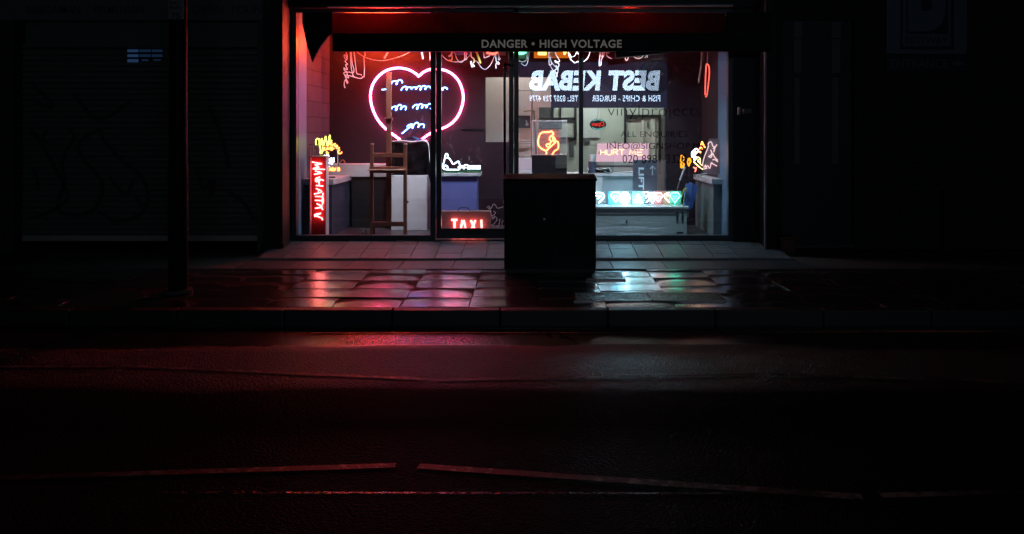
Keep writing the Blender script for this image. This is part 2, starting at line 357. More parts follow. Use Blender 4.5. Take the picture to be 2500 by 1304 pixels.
# pavement: slabs, each a shallow dome set at its own small tilt
SLAB, n_, l_ = nodes('wet_slab'); b_ = n_['Principled BSDF']
g_ = n_.new('ShaderNodeNewGeometry'); w_ = n_.new('ShaderNodeAttribute'); w_.attribute_name = 'wet'
o1 = n_.new('ShaderNodeTexNoise'); o1.inputs['Scale'].default_value = 7; o1.inputs['Detail'].default_value = 7; l_.new(g_.outputs['Position'], o1.inputs['Vector'])
o2 = n_.new('ShaderNodeTexNoise'); o2.inputs['Scale'].default_value = 160; o2.inputs['Detail'].default_value = 3; l_.new(g_.outputs['Position'], o2.inputs['Vector'])
ma_ = n_.new('ShaderNodeMath'); ma_.operation = 'MULTIPLY_ADD'; ma_.inputs[1].default_value = .7; l_.new(o1.outputs['Fac'], ma_.inputs[0]); l_.new(w_.outputs['Fac'], ma_.inputs[2])
mr_ = n_.new('ShaderNodeMapRange'); mr_.interpolation_type = 'SMOOTHSTEP'; mr_.inputs[1].default_value = .45; mr_.inputs[2].default_value = 1.05; l_.new(ma_.outputs[0], mr_.inputs[0])
r_ = n_.new('ShaderNodeMapRange'); r_.inputs[3].default_value = .6; r_.inputs[4].default_value = .24; l_.new(mr_.outputs[0], r_.inputs[0]); l_.new(r_.outputs[0], b_.inputs['Roughness'])
r2_ = n_.new('ShaderNodeMapRange'); r2_.inputs[3].default_value = .03; r2_.inputs[4].default_value = 1.0; l_.new(mr_.outputs[0], r2_.inputs[0]); l_.new(r2_.outputs[0], b_.inputs['Specular IOR Level'])
l_.new(mr_.outputs[0], b_.inputs['Coat Weight']); b_.inputs['Coat Roughness'].default_value = .2; b_.inputs['Coat IOR'].default_value = 1.9
c_ = n_.new('ShaderNodeMixRGB'); c_.inputs[1].default_value = (.03, .029, .027, 1); c_.inputs[2].default_value = (.025, .024, .023, 1); l_.new(mr_.outputs[0], c_.inputs[0]); l_.new(c_.outputs[0], b_.inputs['Base Color'])
bu_ = n_.new('ShaderNodeBump'); bu_.inputs['Strength'].default_value = .12; bu_.inputs['Distance'].default_value = .004; l_.new(o2.outputs['Fac'], bu_.inputs['Height']); l_.new(bu_.outputs[0], b_.inputs['Normal'])
base = MB(); base.box(-90, 90, KY+.125, G+.6, -.3, -.03); base.struct('pavement_bed', pbr('dark_joint', (.012, .012, .012), .6))
sl = MB(); WET = []
def slab(x0, x1, y0, y1, tx, ty, kx, ky, h):
    n = 10; g = .004; vs = []; fs = []
    ou = rs.uniform(-.15, .15); hi = rs.uniform(.75, 1.5)
    x0 += g; x1 -= g; y0 += g; y1 -= g; cx, cy_ = (x0+x1)/2, (y0+y1)/2; hx, hy = (x1-x0)/2, (y1-y0)/2
    for j in range(n+1):
        for i in range(n+1):
            u, v = 2*i/n-1, 2*j/n-1
            vs.append((cx+u*hx, cy_+v*hy, h + tx*u*hx + ty*v*hy - kx*u*u - 2*ky*max(0, v+.25)**2))
            rr_ = math.hypot(.66*u+ou, (v+.75)/1.6); WET.append(max(0, min(1, (hi-rr_)/.42)))
    for j in range(n):
        for i in range(n): fs.append((j*(n+1)+i, j*(n+1)+i+1, (j+1)*(n+1)+i+1, (j+1)*(n+1)+i))
    sl.add(vs, fs, True)
    ring = [i for i in range(n+1)] + [j*(n+1)+n for j in range(1, n+1)] + [n*(n+1)+i for i in range(n-1, -1, -1)] + [j*(n+1) for j in range(n-1, 0, -1)]
    top = [vs[i] for i in ring]; m = len(top); WET.extend([.3]*(2*m))
    sl.add(top + [(p[0], p[1], -.05) for p in top], [(i, i+m, (i+1) % m+m, (i+1) % m) for i in range(m)])
rs = random.Random(11)
COLOFF = {-2: .03, -1: -.015, 0: .02, 1: .06, 2: .01}
for k in range(-24, 24):
    xa = -1.155 + .6*k
    yo = 7.09 + COLOFF.get(k, rs.uniform(-.18, .18)) - .43
    y = yo
    while y < 9.04:
        a, b = max(y, KY+.128), min(y+.43, 9.04)
        if b - a > .06:
            slab(xa, xa+.6, a, b, rs.uniform(-.015, .015), rs.uniform(.02, .07), rs.uniform(.0, .002), rs.uniform(.002, .008)*(b-a)/.43, rs.uniform(-.004, .002))
        y += .43
po_ = sl.struct('pavement', SLAB)
at_ = po_.data.attributes.new('wet', 'FLOAT', 'POINT'); at_.data.foreach_set('value', WET)
# concrete strip between slabs and forecourt, then the tiled ramp up to the shop
st = MB()
x = -3.3
while x < 3.1:
    st.box(x+.003, x+.597, 9.045, 9.63, -.05, .002); x += .6
st.build('pavement_edging', pbr('edging_concrete', (.04, .045, .05), .42, var=.35, scale=20, bump=.12, bscale=70, rvar=.1), bevel=.003)['kind'] = 'structure'
MB().box(-14, -3.31, 9.045, G-.1, -.05, .004).struct('side_pavement', pbr('dark_pavement', (.06, .058, .05), .55, var=.4))
MB().box(3.11, 14, 9.045, G-.1, -.05, .004).struct('side_pavement', pbr('dark_pavement', (.06, .058, .05), .55))
fc = MB()
Y0, Z0, Y1, Z1 = 9.66, .03, G-.02, .125
NY = 4
for j in range(NY):
    ya, yb = Y0+(Y1-Y0)*j/NY, Y0+(Y1-Y0)*(j+1)/NY
    za, zb = Z0+(Z1-Z0)*j/NY, Z0+(Z1-Z0)*(j+1)/NY
    x = -3.25
    while x < 3.0:
        g = .004; d = rs.uniform(-.0015, .0015)
        fc.add([(x+g, ya+g, za+d), (x+.3-g, ya+g, za+d), (x+.3-g, yb-g, zb+d), (x+g, yb-g, zb+d),
                (x+g, ya+g, za-.02), (x+.3-g, ya+g, za-.02), (x+.3-g, yb-g, zb-.02), (x+g, yb-g, zb-.02)],
               [(0, 1, 2, 3), (4, 5, 1, 0), (5, 6, 2, 1), (6, 7, 3, 2), (7, 4, 0, 3)])
        x += .3
fc.struct('forecourt', pbr('forecourt_tile', (.075, .09, .10), .45, var=.35, scale=12, bump=.1, bscale=60, rvar=.12))
MB().add([(-3.3, 9.64, .0), (3.05, 9.64, .0), (3.05, G+.1, .10), (-3.3, G+.1, .10), (-3.3, 9.64, -.05), (3.05, 9.64, -.05), (3.05, G+.1, -.05), (-3.3, G+.1, -.05)],
         [(0, 1, 2, 3), (4, 5, 1, 0), (5, 6, 2, 1), (7, 4, 0, 3)]).struct('forecourt_bed', pbr('dark_joint', (.012, .012, .012), .6))
ne = MB().box(-3.3, 3.05, 9.634, 9.657, -.03, .03)
ne.build('forecourt_edge', pbr('wet_edge_trim', (.2, .2, .2), .22, var=.2), bevel=.006)['kind'] = 'structure'
# road markings (zig-zag lines by a crossing) and a worn yellow edge line
WHITEL = worn('worn_white_line', (.22, .22, .20), (.014, .014, .014), .52)
YELL = worn('worn_yellow_line', (.35, .3, .16), (.03, .03, .03), .53)
def road_line(a, b, w, mat, z=KZ+.009):
    pa, pb = [Vector(((p[0]-PX)/F*d, d, z)) for p in (a, b) for d in [(EYE-KZ)*F/(p[1]-PY)]]
    n = (pb-pa).normalized().cross(Vector((0, 0, 1)))*w/2
    MB().add([pa-n, pb-n, pb+n, pa+n], [(0, 1, 2, 3)]).struct('road_marking', mat)
for a, b, w in [((-60, 899), (275, 897), .042), ((318, 897), (1035, 928), .042), ((1070, 930), (1848, 917), .042), ((1880, 917), (2560, 937), .042),
                ((-40, 1172), (966, 1140), .055), ((1022, 1142), (2105, 1218), .06), ((2150, 1214), (2560, 1202), .05)]:
    road_line(a, b, w, WHITEL)
road_line((0, 797), (2500, 812), .035, YELL)
road_line((760, 815), (2400, 813), .03, YELL)
# sealed joint in the carriageway, wet and smooth
MB().add([(-.93*1.8, 3.70, KZ+.006), (.9, 3.69, KZ+.006), (.9, 3.705, KZ+.006), (-.93*1.8, 3.718, KZ+.006)], [(0, 1, 2, 3)]).struct('road_joint', pbr('wet_bitumen', (.02, .02, .02), .25, rvar=.2, scale=14, bump=.7, bscale=22))
# cracks in the channel by the kerb
cm = MB()
for pts in ([(1318,806),(1342,811),(1362,815),(1380,823),(1398,832),(1418,842)], [(1342,811),(1336,818),(1348,824)], [(1362,815),(1372,811),(1384,813)], [(1380,823),(1366,826)]):
    q = [Vector(((p[0]-PX)/F*d, d, KZ+.005)) for p in pts for d in [(EYE-KZ)*F/(p[1]-PY)]]
    for i in range(len(q)-1):
        nn = (q[i+1]-q[i]).normalized().cross(Vector((0, 0, 1)))*(.012-.0015*i); cm.add([q[i]-nn, q[i+1]-nn*.8, q[i+1]+nn*.8, q[i]+nn], [(0, 1, 2, 3)])
cm.struct('road_crack', pbr('dark_crack', (.004, .004, .004), .95, spec=.02))
# far side of the road (behind the camera)
MB().box(-90, 90, -20, 2.3, -.4, 0).struct('far_pavement', pbr('dark_pavement', (.06, .058, .05), .55))

# ------------------------------------------------------------------ the neon shop (building)
shop = thing('neon_shop', 'dark shop with wide lit window full of neon signs between two pilasters', 'shop', (-.3, G, .13))
XL, XR, YB = -3.02, 2.52, 12.2        # inside faces of the side walls and the back wall
FL, CE = .13, 3.12
m = MB(); m.box(wx(643, 10.1), wx(690, 10.1), 10.1, G+.1, 0, 3.3)
m.box(wx(640, 10.1)-.02, wx(692, 10.1)+.005, 10.09, G, 0, .14)
m.build('pilaster', pbr('pilaster_render', (.012, .014, .012), .6, var=.3, bump=.15), shop, bevel=.01)
m = MB(); m.box(wx(1871, 10.05), wx(1897, 10.05), 10.05, G+.1, 0, 3.3)
m.build('pilaster', BLACK, shop, bevel=.008)
TRIM = pbr('trim_paint', (.2, .2, .21), .25, var=.1)
m = MB(); m.tube([(wx(687.5, 10.12), 10.12, .05), (wx(687.5, 10.12), 10.12, 3.3)], .010); m.build('corner_bead', TRIM, shop)
m = MB(); m.tube([(wx(1868, 10.03), 10.03, .05), (wx(1868, 10.03), 10.03, 3.3)], .014); m.build('corner_bead', TRIM, shop)
m = MB(); m.box(wx(640, 10.1), wx(1900, 10.1), 10.36, G+.12, 3.16, 8.5); m.build('upper_wall', pbr('soot_brick', (.05, .045, .04), .8, var=.3, bump=.2), shop)
m = MB(); m.box(wx(1787, G), wx(1871, 10.05), 10.42, G+.08, 0, 3.2); m.build('side_panel', BLACK, shop)
m = MB(); m.box(wx(690, 10.1), wx(712, G), 10.40, G+.08, .1, 3.2); m.build('side_panel', BLACK, shop)
# window frames
def win(px0, px1, name, top=3.04):
    x0, x1 = wx(px0, G), wx(px1, G)
    f = MB(); f.box(x0, x1, 10.455, 10.545, wz(585, G), wz(573.5, G)); o = f.build(name, FRAME, shop, bevel=.004)
    f = MB(); f.box(x0, x1, 10.455, 10.545, top, top+.08); f.build('head_rail', FRAME, o, bevel=.004); return o, x0, x1
w1, a0, a1 = win(690, 1052, 'window')
m = MB(); m.box(wx(712, G), wx(726, G), 10.45, 10.55, wz(573.5, G), 3.04); m.build('frame', FRAME, w1, bevel=.004)
m = MB(); m.box(wx(1052, G), wx(1064, G), 10.45, 10.55, wz(585, G), 3.12); m.build('mullion', FRAME, w1, bevel=.004)
m = MB(); m.box(XL-.2, XL+.006, G+.06, 10.93, FL, CE); m.build('jamb', JAMB, w1, bevel=.003)
m = MB(); m.box(wx(726, G), wx(1052, G), 10.496, 10.504, wz(573.5, G), 3.04); m.build('pane', GLASS, w1)
w2, a0, a1 = win(1267, 1787, 'window')
m = MB(); m.box(wx(1413, G), wx(1423.5, G), 10.46, 10.54, wz(573.5, G), 3.04); m.build('mullion', FRAME, w2, bevel=.004)
m = MB(); m.box(wx(1776, G), wx(1787, G), 10.45, 10.55, wz(573.5, G), 3.04); m.build('frame', FRAME, w2, bevel=.004)
m = MB(); m.box(XR-.006, XR+.2, G+.06, 11.1, FL, CE); m.build('jamb', JAMB, w2, bevel=.003)
m = MB(); m.box(wx(1267, G), wx(1413, G), 10.496, 10.504, wz(573.5, G), 3.04); m.build('pane', GLASS, w2)
m = MB(); m.box(wx(1423.5, G), wx(1776, G), 10.496, 10.504, wz(573.5, G), 3.04); m.build('pane', GLASS2, w2)
# glass door with its stiles, rails, handle and letter plate
m = MB(); m.box(wx(1066, G), wx(1078, G), 10.46, 10.54, wz(582, G), 3.04); m.box(wx(1242.5, G), wx(1254, G), 10.46, 10.54, wz(582, G), 3.04)
m.box(wx(1078, G), wx(1242.5, G), 10.462, 10.538, wz(582, G), wz(557, G)); m.box(wx(1078, G), wx(1242.5, G), 10.462, 10.538, 2.98, 3.04)
door = m.build('door', FRAME, shop, bevel=.004)
m = MB(); m.box(wx(1255, G), wx(1266.5, G), 10.45, 10.55, wz(585, G), 3.12); m.build('frame', FRAME, w2, bevel=.004)
m = MB(); m.box(wx(1064, G), wx(1267, G), 10.45, 10.55, 3.045, 3.12); m.build('lintel', FRAME, door)
m = MB(); m.box(wx(1078, G), wx(1242.5, G), 10.496, 10.504, wz(557, G), 2.98); m.build('pane', GLASS, door)
HY = 10.39
m = MB(); m.tube([at(1251, 160, 10.45), at(1247, 158.5, 10.42), at(1238, 158, HY), at(1233.5, 160, HY), at(1232, 168, HY), at(1232, 330, HY), at(1232, 482, HY), at(1233.5, 490, HY), at(1238, 492, HY), at(1251, 492, 10.45)], .017, n=12, smooth=4)
m.build('handle', pbr('polished_black_metal', (.03, .03, .03), .12, 1, var=.1), door)
m = MB(); m.pbox(1134, 1185, 560.5, 573.5, 10.452, .02); m.build('letter_plate', pbr('black_plate', (.008, .008, .008), .4), door, bevel=.003)
m = MB(); ptext(m, 'PUSH', 1247, 1253.5, 306, 342, 10.459, rot=90, offset=.01); m.build('lettering', pbr('dim_lettering', (.14, .15, .16), .5), door)
m = MB(); m.pbox(1128, 1180, 315, 321, 10.494, .003); lab = m.build('sticker', WHITEP, door)
m = MB(); ptext(m, 'PLEASE MIND THE STEP', 1129.5, 1178.5, 316.2, 319.8, 10.4935, thick=.001, offset=.01); m.build('lettering', BLACK, door)
# no smoking roundel and vinyl lettering on the panes
m = MB(); c = at(1037.5, 330, 10.493)
m.tube([c+Vector((math.cos(a)*.044, 0, math.sin(a)*.044)) for a in [k*math.pi/16 for k in range(32)]], .005, True, 6)
m.tube([c+Vector((-.031, 0, .031)), c+Vector((.031, 0, -.031))], .005, n=6); m.tube([c+Vector((-.027, 0, -.004)), c+Vector((.02, 0, -.004))], .004, n=6)
m.build('no_smoking_sticker', VINYL, w1)
m = MB()
ptext(m, 'vinylprojects', 1484, 1712, 256, 292, 10.4935, thick=.0015, offset=-.02); m.build('lettering', VINYL, w2)
m = MB(); ptext(m, 'ALL ENQUIRIES', 1515, 1678, 321, 337, 10.4935, thick=.0015, offset=-.014); m.build('lettering', VINYL, w2)
m = MB(); ptext(m, 'INFO@SIGNSHOP.ME', 1482, 1722, 348, 368, 10.4935, thick=.0015, offset=-.008); m.build('lettering', VINYL, w2)
m = MB(); ptext(m, '020 8981 3328', 1520, 1676, 378, 398, 10.4935, thick=.0015, offset=-.006); m.build('lettering', VINYL, w2)

m = MB(); c = at(1601, 185.5, 10.491); n = 48
def disc(mb, c, r, r2=None, n=48):
    a = [c+Vector((math.cos(2*math.pi*k/n)*r, 0, math.sin(2*math.pi*k/n)*r)) for k in range(n)]
    if r2 is None: mb.add(a, [tuple(range(n))])
    else:
        b = [c+Vector((math.cos(2*math.pi*k/n)*r2, 0, math.sin(2*math.pi*k/n)*r2)) for k in range(n)]
        mb.add(a+b, [(k, (k+1) % n, (k+1) % n+n, k+n) for k in range(n)])
disc(m, c, .222, .062); disc(m, c, .052); m.build('record_decal', film('dark_record_film', (.004, .005, .012), .36), w2)
m = MB(); disc(m, c+Vector((0, -.001, 0)), .062, .052); m.build('record_label_ring', film('pale_record_film', (.5, .5, .52), .35), w2)
# interior shell
WALLB = brickmat('painted_blockwork', (1, 2), (.062, .045, .058), (.044, .036, .046), (.016, .012, .015), .44, .215, .008)
BLK = scuffed('scuffed_black_wall', (.021, .0125, .019), (.30, .26, .30), .5)
m = MB(); m.box(XL-.2, XL, G+.1, YB+.13, 0, CE); m.build('side_wall', WALLB, shop)
m = MB(); m.box(XR, XR+.2, G+.1, YB+.13, 0, CE); m.build('side_wall', scuffed('scuffed_dark_wall', (.035, .026, .026), (.2, .17, .18), .3), shop)
xo0, xo1, xo2 = wx(1185, YB), wx(1345, YB), wx(1623, YB); RY = 14.4
m = MB(); m.box(XL, xo0, YB, YB+.12, 0, CE); m.box(xo0, xo1, YB, YB+.12, wz(188, YB), CE); m.box(xo1, xo2, YB, YB+.12, wz(263, YB), CE); m.box(xo2, XR, YB, YB+.12, 0, CE)
m.box(xo0, wx(1248, YB), YB, YB+.12, 0, wz(347, YB)); m.box(wx(1248, YB), xo2, YB, YB+.12, 0, .9)
m.build('back_wall', BLK, shop)
m = MB(); m.box(xo0-.5, wx(1316, 12.9), 12.9, 12.96, 0, CE); m.box(wx(1316, 12.9), wx(1344, 12.9), 12.9, 12.96, wz(262, 12.9), CE); m.build('partition', pbr('beige_board', (.50, .37, .32), .7, var=.1, scale=3), shop)
m = MB(); m.box(xo0-.6, XR+.6, RY, RY+.1, 0, CE); m.box(xo0-.6, xo0-.5, YB+.12, RY, 0, CE); m.box(XR+.5, XR+.6, YB+.12, RY, 0, CE); m.build('rear_wall', pbr('greenish_wall', (.50, .53, .45), .65, var=.15, scale=2), shop)
m = MB()
for p0, p1, q0, q1 in ((1346, 1352, 262, 300), (1352, 1404, 287, 292), (1402, 1408, 262, 345), (1366, 1370, 262, 288), (1346, 1408, 335, 340), (1524, 1529, 255, 350), (1529, 1612, 280, 287), (1608, 1614, 280, 430), (1500, 1502, 345, 351)):
    m = MB(); m.pbox(p0, p1, q0, q1, RY-.05, .045); m.build('rear_frame', pbr('dark_window_frame', (.02, .02, .022), .5), shop)
m = MB()
for p0, p1, q0, q1 in ((1314, 1346, 262, 288), (1318, 1372, 292, 312), (1390, 1401, 338, 384), (1346, 1366, 345, 380), (1422, 1440, 337, 350), (1580, 1584, 297, 312), (1531, 1556, 282, 294)):
    m = MB(); m.pbox(p0, p1, q0, q1, RY-.03, .025); m.build('rear_panel', pbr('dark_rear_panel', (.09, .09, .09), .5, var=.5, scale=25), shop)
m = MB(); m.pbox(1590, 1600, 290, 430, RY-.03, .025); m.build('rear_board', pbr('pale_rear_board', (.62, .65, .6), .6, var=.1), shop); m = MB(); m.pbox(1568, 1572, 287, 430, RY-.03, .025); m.build('rear_board', pbr('pale_rear_board', (.62, .65, .6), .6), shop); m = MB(); m.pbox(1423, 1464, 264, 336, RY-.03, .025); m.build('rear_board', pbr('pale_rear_board', (.62, .65, .6), .6, var=.1), shop)
m = MB(); m.tube([(wx(1200, 12.6), 12.6, 3.02), (wx(1330, 12.6), 12.6, 3.02)], .018); m.build('ceiling_tube', emit('fluorescent_rear', (.90, 1, .93), 280), shop); m = MB(); m.tube([(.5, 13.4, 3.02), (1.7, 13.4, 3.02)], .018); m.build('ceiling_tube', emit('fluorescent_rear', (.90, 1, .93), 280), shop)
m = MB(); m.box(XL-.2, XR+.2, G+.1, 14.5, CE, CE+.1); m.build('ceiling', pbr('dark_ceiling', (.12, .11, .11), .7), shop)
m = MB(); m.box(XL-.2, XR+.2, G+.06, 14.5, .05, FL); m.build('floor', pbr('dark_floor', (.04, .04, .045), .35, var=.3), shop)

# ------------------------------------------------------------------ awning: cassette, see-through-lit cloth, front bar with the warning strip
aw = thing('awning', 'black half folded awning over the window, its bar reading DANGER HIGH VOLTAGE', 'awning', (-.2, 9.9, 2.6))
CLOTH, n_, l_ = nodes('awning_cloth')
b_ = n_['Principled BSDF']; b_.inputs['Base Color'].default_value = (.03, .032, .045, 1); b_.inputs['Roughness'].default_value = .8
t_ = n_.new('ShaderNodeBsdfTranslucent'); t_.inputs[0].default_value = (.016, .0012, .0006, 1); mx_ = n_.new('ShaderNodeMixShader'); mx_.inputs[0].default_value = .6
l_.new(b_.outputs[0], mx_.inputs[1]); l_.new(t_.outputs[0], mx_.inputs[2]); l_.new(mx_.outputs[0], n_['Material Output'].inputs[0])
m = MB(); xs = [wx(795, 10.1) + (wx(1778, 10.1)-wx(795, 10.1))*i/40 for i in range(41)]
vs = []
for j in range(7):
    t = j/6
    for i, X in enumerate(xs):
        sag = -.02*math.sin(math.pi*t) + .004*math.sin(i*.9)*math.sin(math.pi*t)
        vs.append((X, 9.97+.31*t, 2.69+.318*t+sag))
m.add(vs, [(j*41+i, j*41+i+1, (j+1)*41+i+1, (j+1)*41+i) for j in range(6) for i in range(40)], True)
m.build('cloth', CLOTH, aw)
m = MB(); m.box(wx(811, 9.88), wx(1884, 9.88), 9.88, 9.96, wz(125.5, 9.88), wz(81, 9.88)); m.build('front_bar', pbr('black_bar_paint', (.004, .004, .0045), .5, spec=.15), aw, bevel=.008)
m = MB(); m.box(wx(690, 10.2), wx(1868, 10.2), 10.335, 10.42, 3.08, 3.34); m.build('cassette', BLACK, aw, bevel=.01)
m = MB(); m.tube([(wx(800, 10.3), 10.31, wz(17, 10.31)), (wx(1790, 10.3), 10.31, wz(13, 10.31))], .014, n=10); m.build('cassette_lip', pbr('grey_lip', (.5, .5, .5), .3, var=.1), aw)
m = MB(); m.pbox(1168, 1526, 93, 122, 9.8765, .003); m.build('warning_strip', pbr('warning_strip_film', (.012, .004, .004), .5, spec=.1), aw)
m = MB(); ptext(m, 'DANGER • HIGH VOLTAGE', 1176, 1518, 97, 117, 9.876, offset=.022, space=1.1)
m.build('lettering', emit('backlit_lettering', (.075, .066, .062), 1), aw)  # letter brightness is put in as emission; no backlight is built
m = MB(); m.prism([at(738, 56, 9.96), at(748, 105, 9.96), at(762, 152, 9.96), at(782, 112, 9.96), at(809, 80, 9.96), at(809, 30, 9.96), at(738, 30, 9.96)], .05)
m.build('end_flap', pbr('black_canvas', (.01, .01, .01), .9), aw)
m = MB(); m.prism([at(1775, 30, 9.97), at(1775, 68, 9.97), at(1762, 80, 9.97), at(1884, 80, 9.97), at(1884, 30, 9.97)], .05); m.build('end_flap', pbr('black_canvas', (.01, .01, .01), .9), aw)
m = MB(); m.tube([at(1503, 134, 9.99), at(1560, 128, 9.99), at(1640, 119, 9.99), at(1720, 108, 10.05)], .045, n=12); m.build('folding_arm', BLACK, aw)

# ------------------------------------------------------------------ shuttered shop on the left
ls = thing('shuttered_shop', 'closed shop with a graffitied roller shutter under a pale painted fascia', 'shop', (-5, G, 0))
SH = 10.4
m = MB(); m.box(-16, wx(57, SH), 10.2, G+.3, 0, 8); m.build('pilaster', pbr('dark_stone', (.035, .035, .033), .7, bump=.2), ls)
m = MB(); m.box(wx(57, SH)+.002, wx(640, 10.12), G, G+.4, 3.35, 8); m.build('upper_wall', pbr('soot_brick', (.05, .045, .04), .8), ls)
m = MB(); m.box(-9, wx(640, 10.12), 10.15, G-.01, wz(50, 10.15), 3.34); fa = m.build('fascia', pbr('pale_fascia_paint', (.115, .125, .13), .6, var=.2), ls, bevel=.01)
m = MB()
for s, a, b in [('NARDAIMAN', 66, 196), ('FIRMENIAN', 230, 350), ('OVIAN', 470, 545), ('FOUN', 566, 640)]:
    ptext(m, s, a, b, 14, 33, 10.148, offset=.004)
m.build('lettering', pbr('faded_lettering', (.035, .035, .03), .6), fa)
m = MB(); m.box(wx(62, 10.25), wx(640, 10.12), 10.25, G-.01, wz(116, 10.25), wz(54, 10.25)); m.build('shutter_box', pbr('shutter_box_paint', (.105, .115, .10), .6, var=.25), ls, bevel=.012)
m = MB(); x0, x1 = wx(58, SH), wx(641, SH); z = wz(573, SH); prof = []
while z < wz(116, SH):
    for d, dz in ((.004, 0), (-.024, .005), (-.027, .03), (-.018, .053), (0, .064), (.006, .069)): prof.append((SH+d, z+dz))
    z += .0715
vs = [(x0, y, zz) for y, zz in prof] + [(x1, y, zz) for y, zz in prof]; k = len(prof)
m.add(vs, [(i, i+k, i+k+1, i+1) for i in range(k-1)])
shut = m.build('shutter', pbr('galvanised_shutter', (.17, .17, .155), .45, .3, var=.35, scale=4), ls)
m = MB(); m.box(x0, x1, SH-.03, SH+.02, wz(588, SH), wz(574, SH)); m.build('bottom_rail', pbr('rail_metal', (.45, .44, .4), .5, .2, var=.2), shut, bevel=.004)
m = MB(); m.pbox(234, 250, 577, 587, SH-.033, .002); m.build('sticker', pbr('pale_sticker', (.45, .44, .42), .6), shut)
m = MB()
for s in [[(72,318),(92,335),(120,385),(150,440),(165,480),(150,500),(110,522),(70,535)], [(115,318),(105,335),(115,350)], [(168,315),(182,335),(165,365),(152,400),(155,450),(140,505),(160,522),(195,525),(235,505),(250,455),(232,420),(212,398),(190,360),(215,330),(245,318),(255,345),(300,395),(340,425),(362,470),(350,515),(318,535),(280,540),(240,515)],
          [(80,410),(90,435),(92,465)], [(265,430),(285,455),(310,475),(325,440)], [(330,480),(350,505)], [(480,410),(495,460),(520,440),(515,480)], [(560,470),(600,500),(620,535),(636,520)], [(510,260),(540,330),(560,410)], [(75,200),(130,260),(90,250)], [(180,230),(240,290),(320,250)]]:
    m.ribbon(s, .05, SH-.029)
m.build('graffiti', pbr('black_spray_paint', (.04, .04, .04), .6), shut)
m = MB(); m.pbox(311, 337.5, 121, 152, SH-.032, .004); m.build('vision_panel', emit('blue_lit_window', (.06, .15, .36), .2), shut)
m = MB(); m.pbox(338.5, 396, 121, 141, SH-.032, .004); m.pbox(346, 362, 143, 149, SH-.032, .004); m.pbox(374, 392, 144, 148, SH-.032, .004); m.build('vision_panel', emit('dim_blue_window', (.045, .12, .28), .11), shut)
m = MB()
for q in (127.5, 139.5): m.pbox(309, 398, q, q+5, SH-.038, .004)
m.pbox(338, 340, 120, 153, SH-.037, .003); m.pbox(368, 370, 120, 153, SH-.037, .003); m.build('vision_slat', BLACK, shut)
m = MB(); m.box(wx(641, SH), wx(643, 10.1), 10.2, G, 0, 3.35); m.build('jamb', PLASTER, ls)

# ------------------------------------------------------------------ brick building on the right
rb = thing('brick_building', 'dark brick warehouse front with a double door right of the neon shop', 'building', (6, G, 0))
BRK = brickmat('sooty_brick', (0, 2), (.035, .028, .026), (.02, .017, .017), (.012, .012, .012), .225, .075, .008)
m = MB(); m.box(wx(2085, G), 18, G, G+.4, 0, 8.5); m.box(wx(1897, 10.05)+.003, wx(2085, G), G, G+.4, wz(48, G), 8.5); m.box(wx(1897, 10.05)+.003, wx(1912, G), G, G+.4, 0, wz(48, G)); m.build('wall', BRK, rb)
m = MB(); m.box(wx(2306, 10.38), wx(2340, 10.38), 10.38, G-.002, 0, wz(462, 10.38)); m.build('buttress', BRK, rb)
m = MB(); m.box(wx(1912, G)+.003, wx(2084, G), G+.08, G+.14, .06, wz(48, G)); d2 = m.build('door', pbr('dark_green_door', (.012, .014, .014), .5), rb)
for a, b in ((1939, 1958), (2031, 2053)):
    m = MB(); m.pbox(a, b, 54, 92, G+.07, .008); m.pbox(a, b-2, 96, 178, G+.07, .008); m.pbox(a+1, b-6, 190, 400, G+.07, .008); m.build('pane', pbr('frosted_pane', (.10, .115, .11), .35, var=.4, scale=12), d2)
m = MB(); m.box(wx(1912, G), wx(2085, G), G+.02, G+.1, .02, .07); m.build('door_step', pbr('step_stone', (.05, .05, .045), .6), rb)
sg = thing('entrance_sign', 'large square wall sign with a big letter B above an ENTRANCE arrow plaque', 'sign', (wx(2262, 10.46), 10.46, 2.4))
SY = 10.44
PALE = pbr('sign_pale', (.09, .115, .15), .5, var=.15); DKB = pbr('sign_dark_blue', (.012, .014, .03), .5)
m = MB(); m.pbox(2165, 2361, -170, 132, SY, .05); m.build('panel', PALE, sg, bevel=.006)
m = MB(); m.pbox(2198, 2329, -160, 121, SY-.003, .002); m.build('border', DKB, sg)
m = MB(); m.pbox(2204, 2321, -155, 113, SY-.006, .002); m.build('border', PALE, sg)
m = MB(); m.pbox(2213, 2315, -150, 83, SY-.009, .002); m.build('emblem_field', DKB, sg)
m = MB(); ptext(m, 'B', 2217, 2309, -130, 77, SY-.0095, offset=.05); m.build('emblem_letter', PALE, sg)
m = MB(); ptext(m, 'ENTRANCE', 2175, 2314, 145, 166, 10.448-.003, offset=.004)
m.build('lettering', PALE, sg); m = MB(); m.prism([at(2325, 151, 10.447), at(2338, 151, 10.447), at(2338, 146, 10.447), at(2353, 155, 10.447), at(2338, 164, 10.447), at(2338, 159, 10.447), at(2325, 159, 10.447)], .002)
m.build('arrow', PALE, sg)
m = MB(); ptext(m, 'BESTWAY', 2211, 2314, 90, 107, SY-.0085, offset=.005); m.build('lettering', DKB, sg)
m = MB(); m.pbox(2164, 2364, 134, 176, 10.45, .05); m.build('plaque', DKB, sg, bevel=.004)

